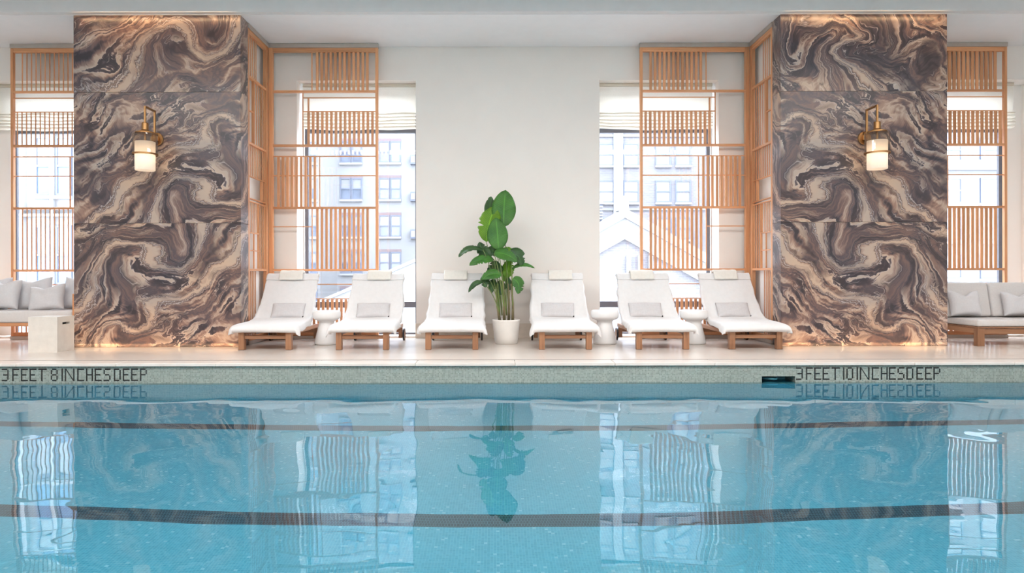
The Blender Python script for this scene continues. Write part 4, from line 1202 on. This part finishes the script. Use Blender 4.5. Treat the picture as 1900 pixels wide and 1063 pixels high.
# white gabled church-like house in front of it
DG = 40.0
t = empty('gabled_building', (0, DG, -13)); tag(t, 'low white gabled roof with stepped cornice outside the right window', 'building')
ax, az = X(1157, DG), Z(388, DG)
def gable(name, mat, drop, y0, y1, wl=7.0, slope=0.56, th=None):
    b = MB(); z = off(az - drop)
    pts = [(ax, z), (ax + wl, z - wl * slope), (ax + wl, z - wl * slope - th), (ax, z - th), (ax - wl, z - wl * slope - th), (ax - wl, z - wl * slope)]
    b.prism(pts, y0, y1); return b.build(name, M[mat], t)
gable('roof', 'plinth', 0.0, -0.5, 7, th=0.55)
gable('cornice', 'pale_stone', 0.55, -0.25, 6, 6.8, th=0.5)
gable('cornice', 'plinth', 1.05, -0.4, 6, 6.7, th=0.75)
b = MB(); z = off(az - 1.8); b.prism([(ax, z), (ax + 6.5, z - 6.5 * .56), (ax + 6.5, 0), (ax - 6.5, 0), (ax - 6.5, z - 6.5 * .56)], 0.0, 6)
b.build('gable_wall', M['brick'], t)
for px in (1165, 1186, 1206):
    bx('column', M['plinth'], X(px, DG) - .12, X(px, DG) + .12, -0.3, -0.01, 0, off(Z(475, DG)), t)
bx('finial', M['plinth'], ax - .35, ax + .35, 0.2, 0.9, off(az) - .1, off(az) + .8, t)
cup = bx('cupola', M['sash'], X(1114, DG), X(1138, DG), 4.0, 4.8, off(Z(400, DG)), off(Z(366, DG)), t)
for i in range(5):
    bx('louvre', M['plinth'], X(1114, DG), X(1138, DG), 3.9, 3.999, off(Z(397 - i * 6, DG)), off(Z(393.5 - i * 6, DG)), cup)
b = MB().prism([(X(1110, DG), off(Z(366, DG))), (X(1142, DG), off(Z(366, DG))), (X(1126, DG), off(Z(352, DG)))], 3.8, 4.9); b.build('cupola_roof', M['plinth'], t)
# low roof slope in front of the pale apartment house
t = empty('low_roof_building', (0, 38, -13)); tag(t, 'low white sloping roof behind the second lounger from the left pillar', 'building')
b = MB().prism([(X(560, 38), off(Z(575, 38))), (X(700, 38), off(Z(515, 38))), (X(850, 38), off(Z(450, 38))), (X(850, 38), 0), (X(560, 38), 0)], 0, 6); b.build('roof', M['plinth'], t)
b = MB().prism([(X(560, 38), off(Z(571, 38))), (X(700, 38), off(Z(511, 38))), (X(850, 38), off(Z(446, 38))), (X(850, 38), off(Z(452, 38))), (X(700, 38), off(Z(517, 38))), (X(560, 38), off(Z(577, 38)))], -.4, 0)
b.build('cornice', M['pale_stone'], t)
# stone office block beyond the far left window
DL = 30.0
t = empty('office_building', (0, DL, -13)); tag(t, 'pale stone office block with blue glass windows beyond the left sofa', 'building')
bx('facade', M['pale_stone'], X(-240, DL), X(300, DL), 0.0, 6, 0, 27.5, t)
for py in (0, 125, 250, 415, 560):
    for c in (-60, 10, 82, 120, 190, 230):
        win_part(t, X(c, DL), off(Z(py + 112, DL)), 30 * DL / FPX, 110 * DL / FPX, 0.0, 'sash', 'bluepane', fw=.10)
for py in (235, 384, 396, 545):
    bx('ledge', M['plinth'], X(-240, DL), X(300, DL), -0.3, -0.001, off(Z(py + 5, DL)), off(Z(py, DL)), t)
for c in (46, 101, 155):
    bx('pilaster', M['plinth'], X(c - 3.2, DL), X(c + 3.2, DL), -0.22, -0.001, 0, 27.5, t)
# pale block beyond the far right window
t = empty('office_building', (0, 35, -13)); tag(t, 'plain pale building with faint windows beyond the right daybed', 'building')
bx('facade', M['pale_stone_b'], X(1560, 35), X(2150, 35), 0.0, 6, 0, 29, t)
for py in (50, 120, 190, 255, 330, 400, 470, 540):
    for c in (1700, 1766, 1835, 1900):
        win_part(t, X(c, 35), off(Z(py + 48, 35)), 34 * 35 / FPX, 46 * 35 / FPX, 0.0, 'sash', 'blindpane', fw=.07)
bx('ledge', M['pale_stone'], X(1560, 35), X(2150, 35), -0.4, -0.001, off(Z(318, 35)), off(Z(300, 35)), t)
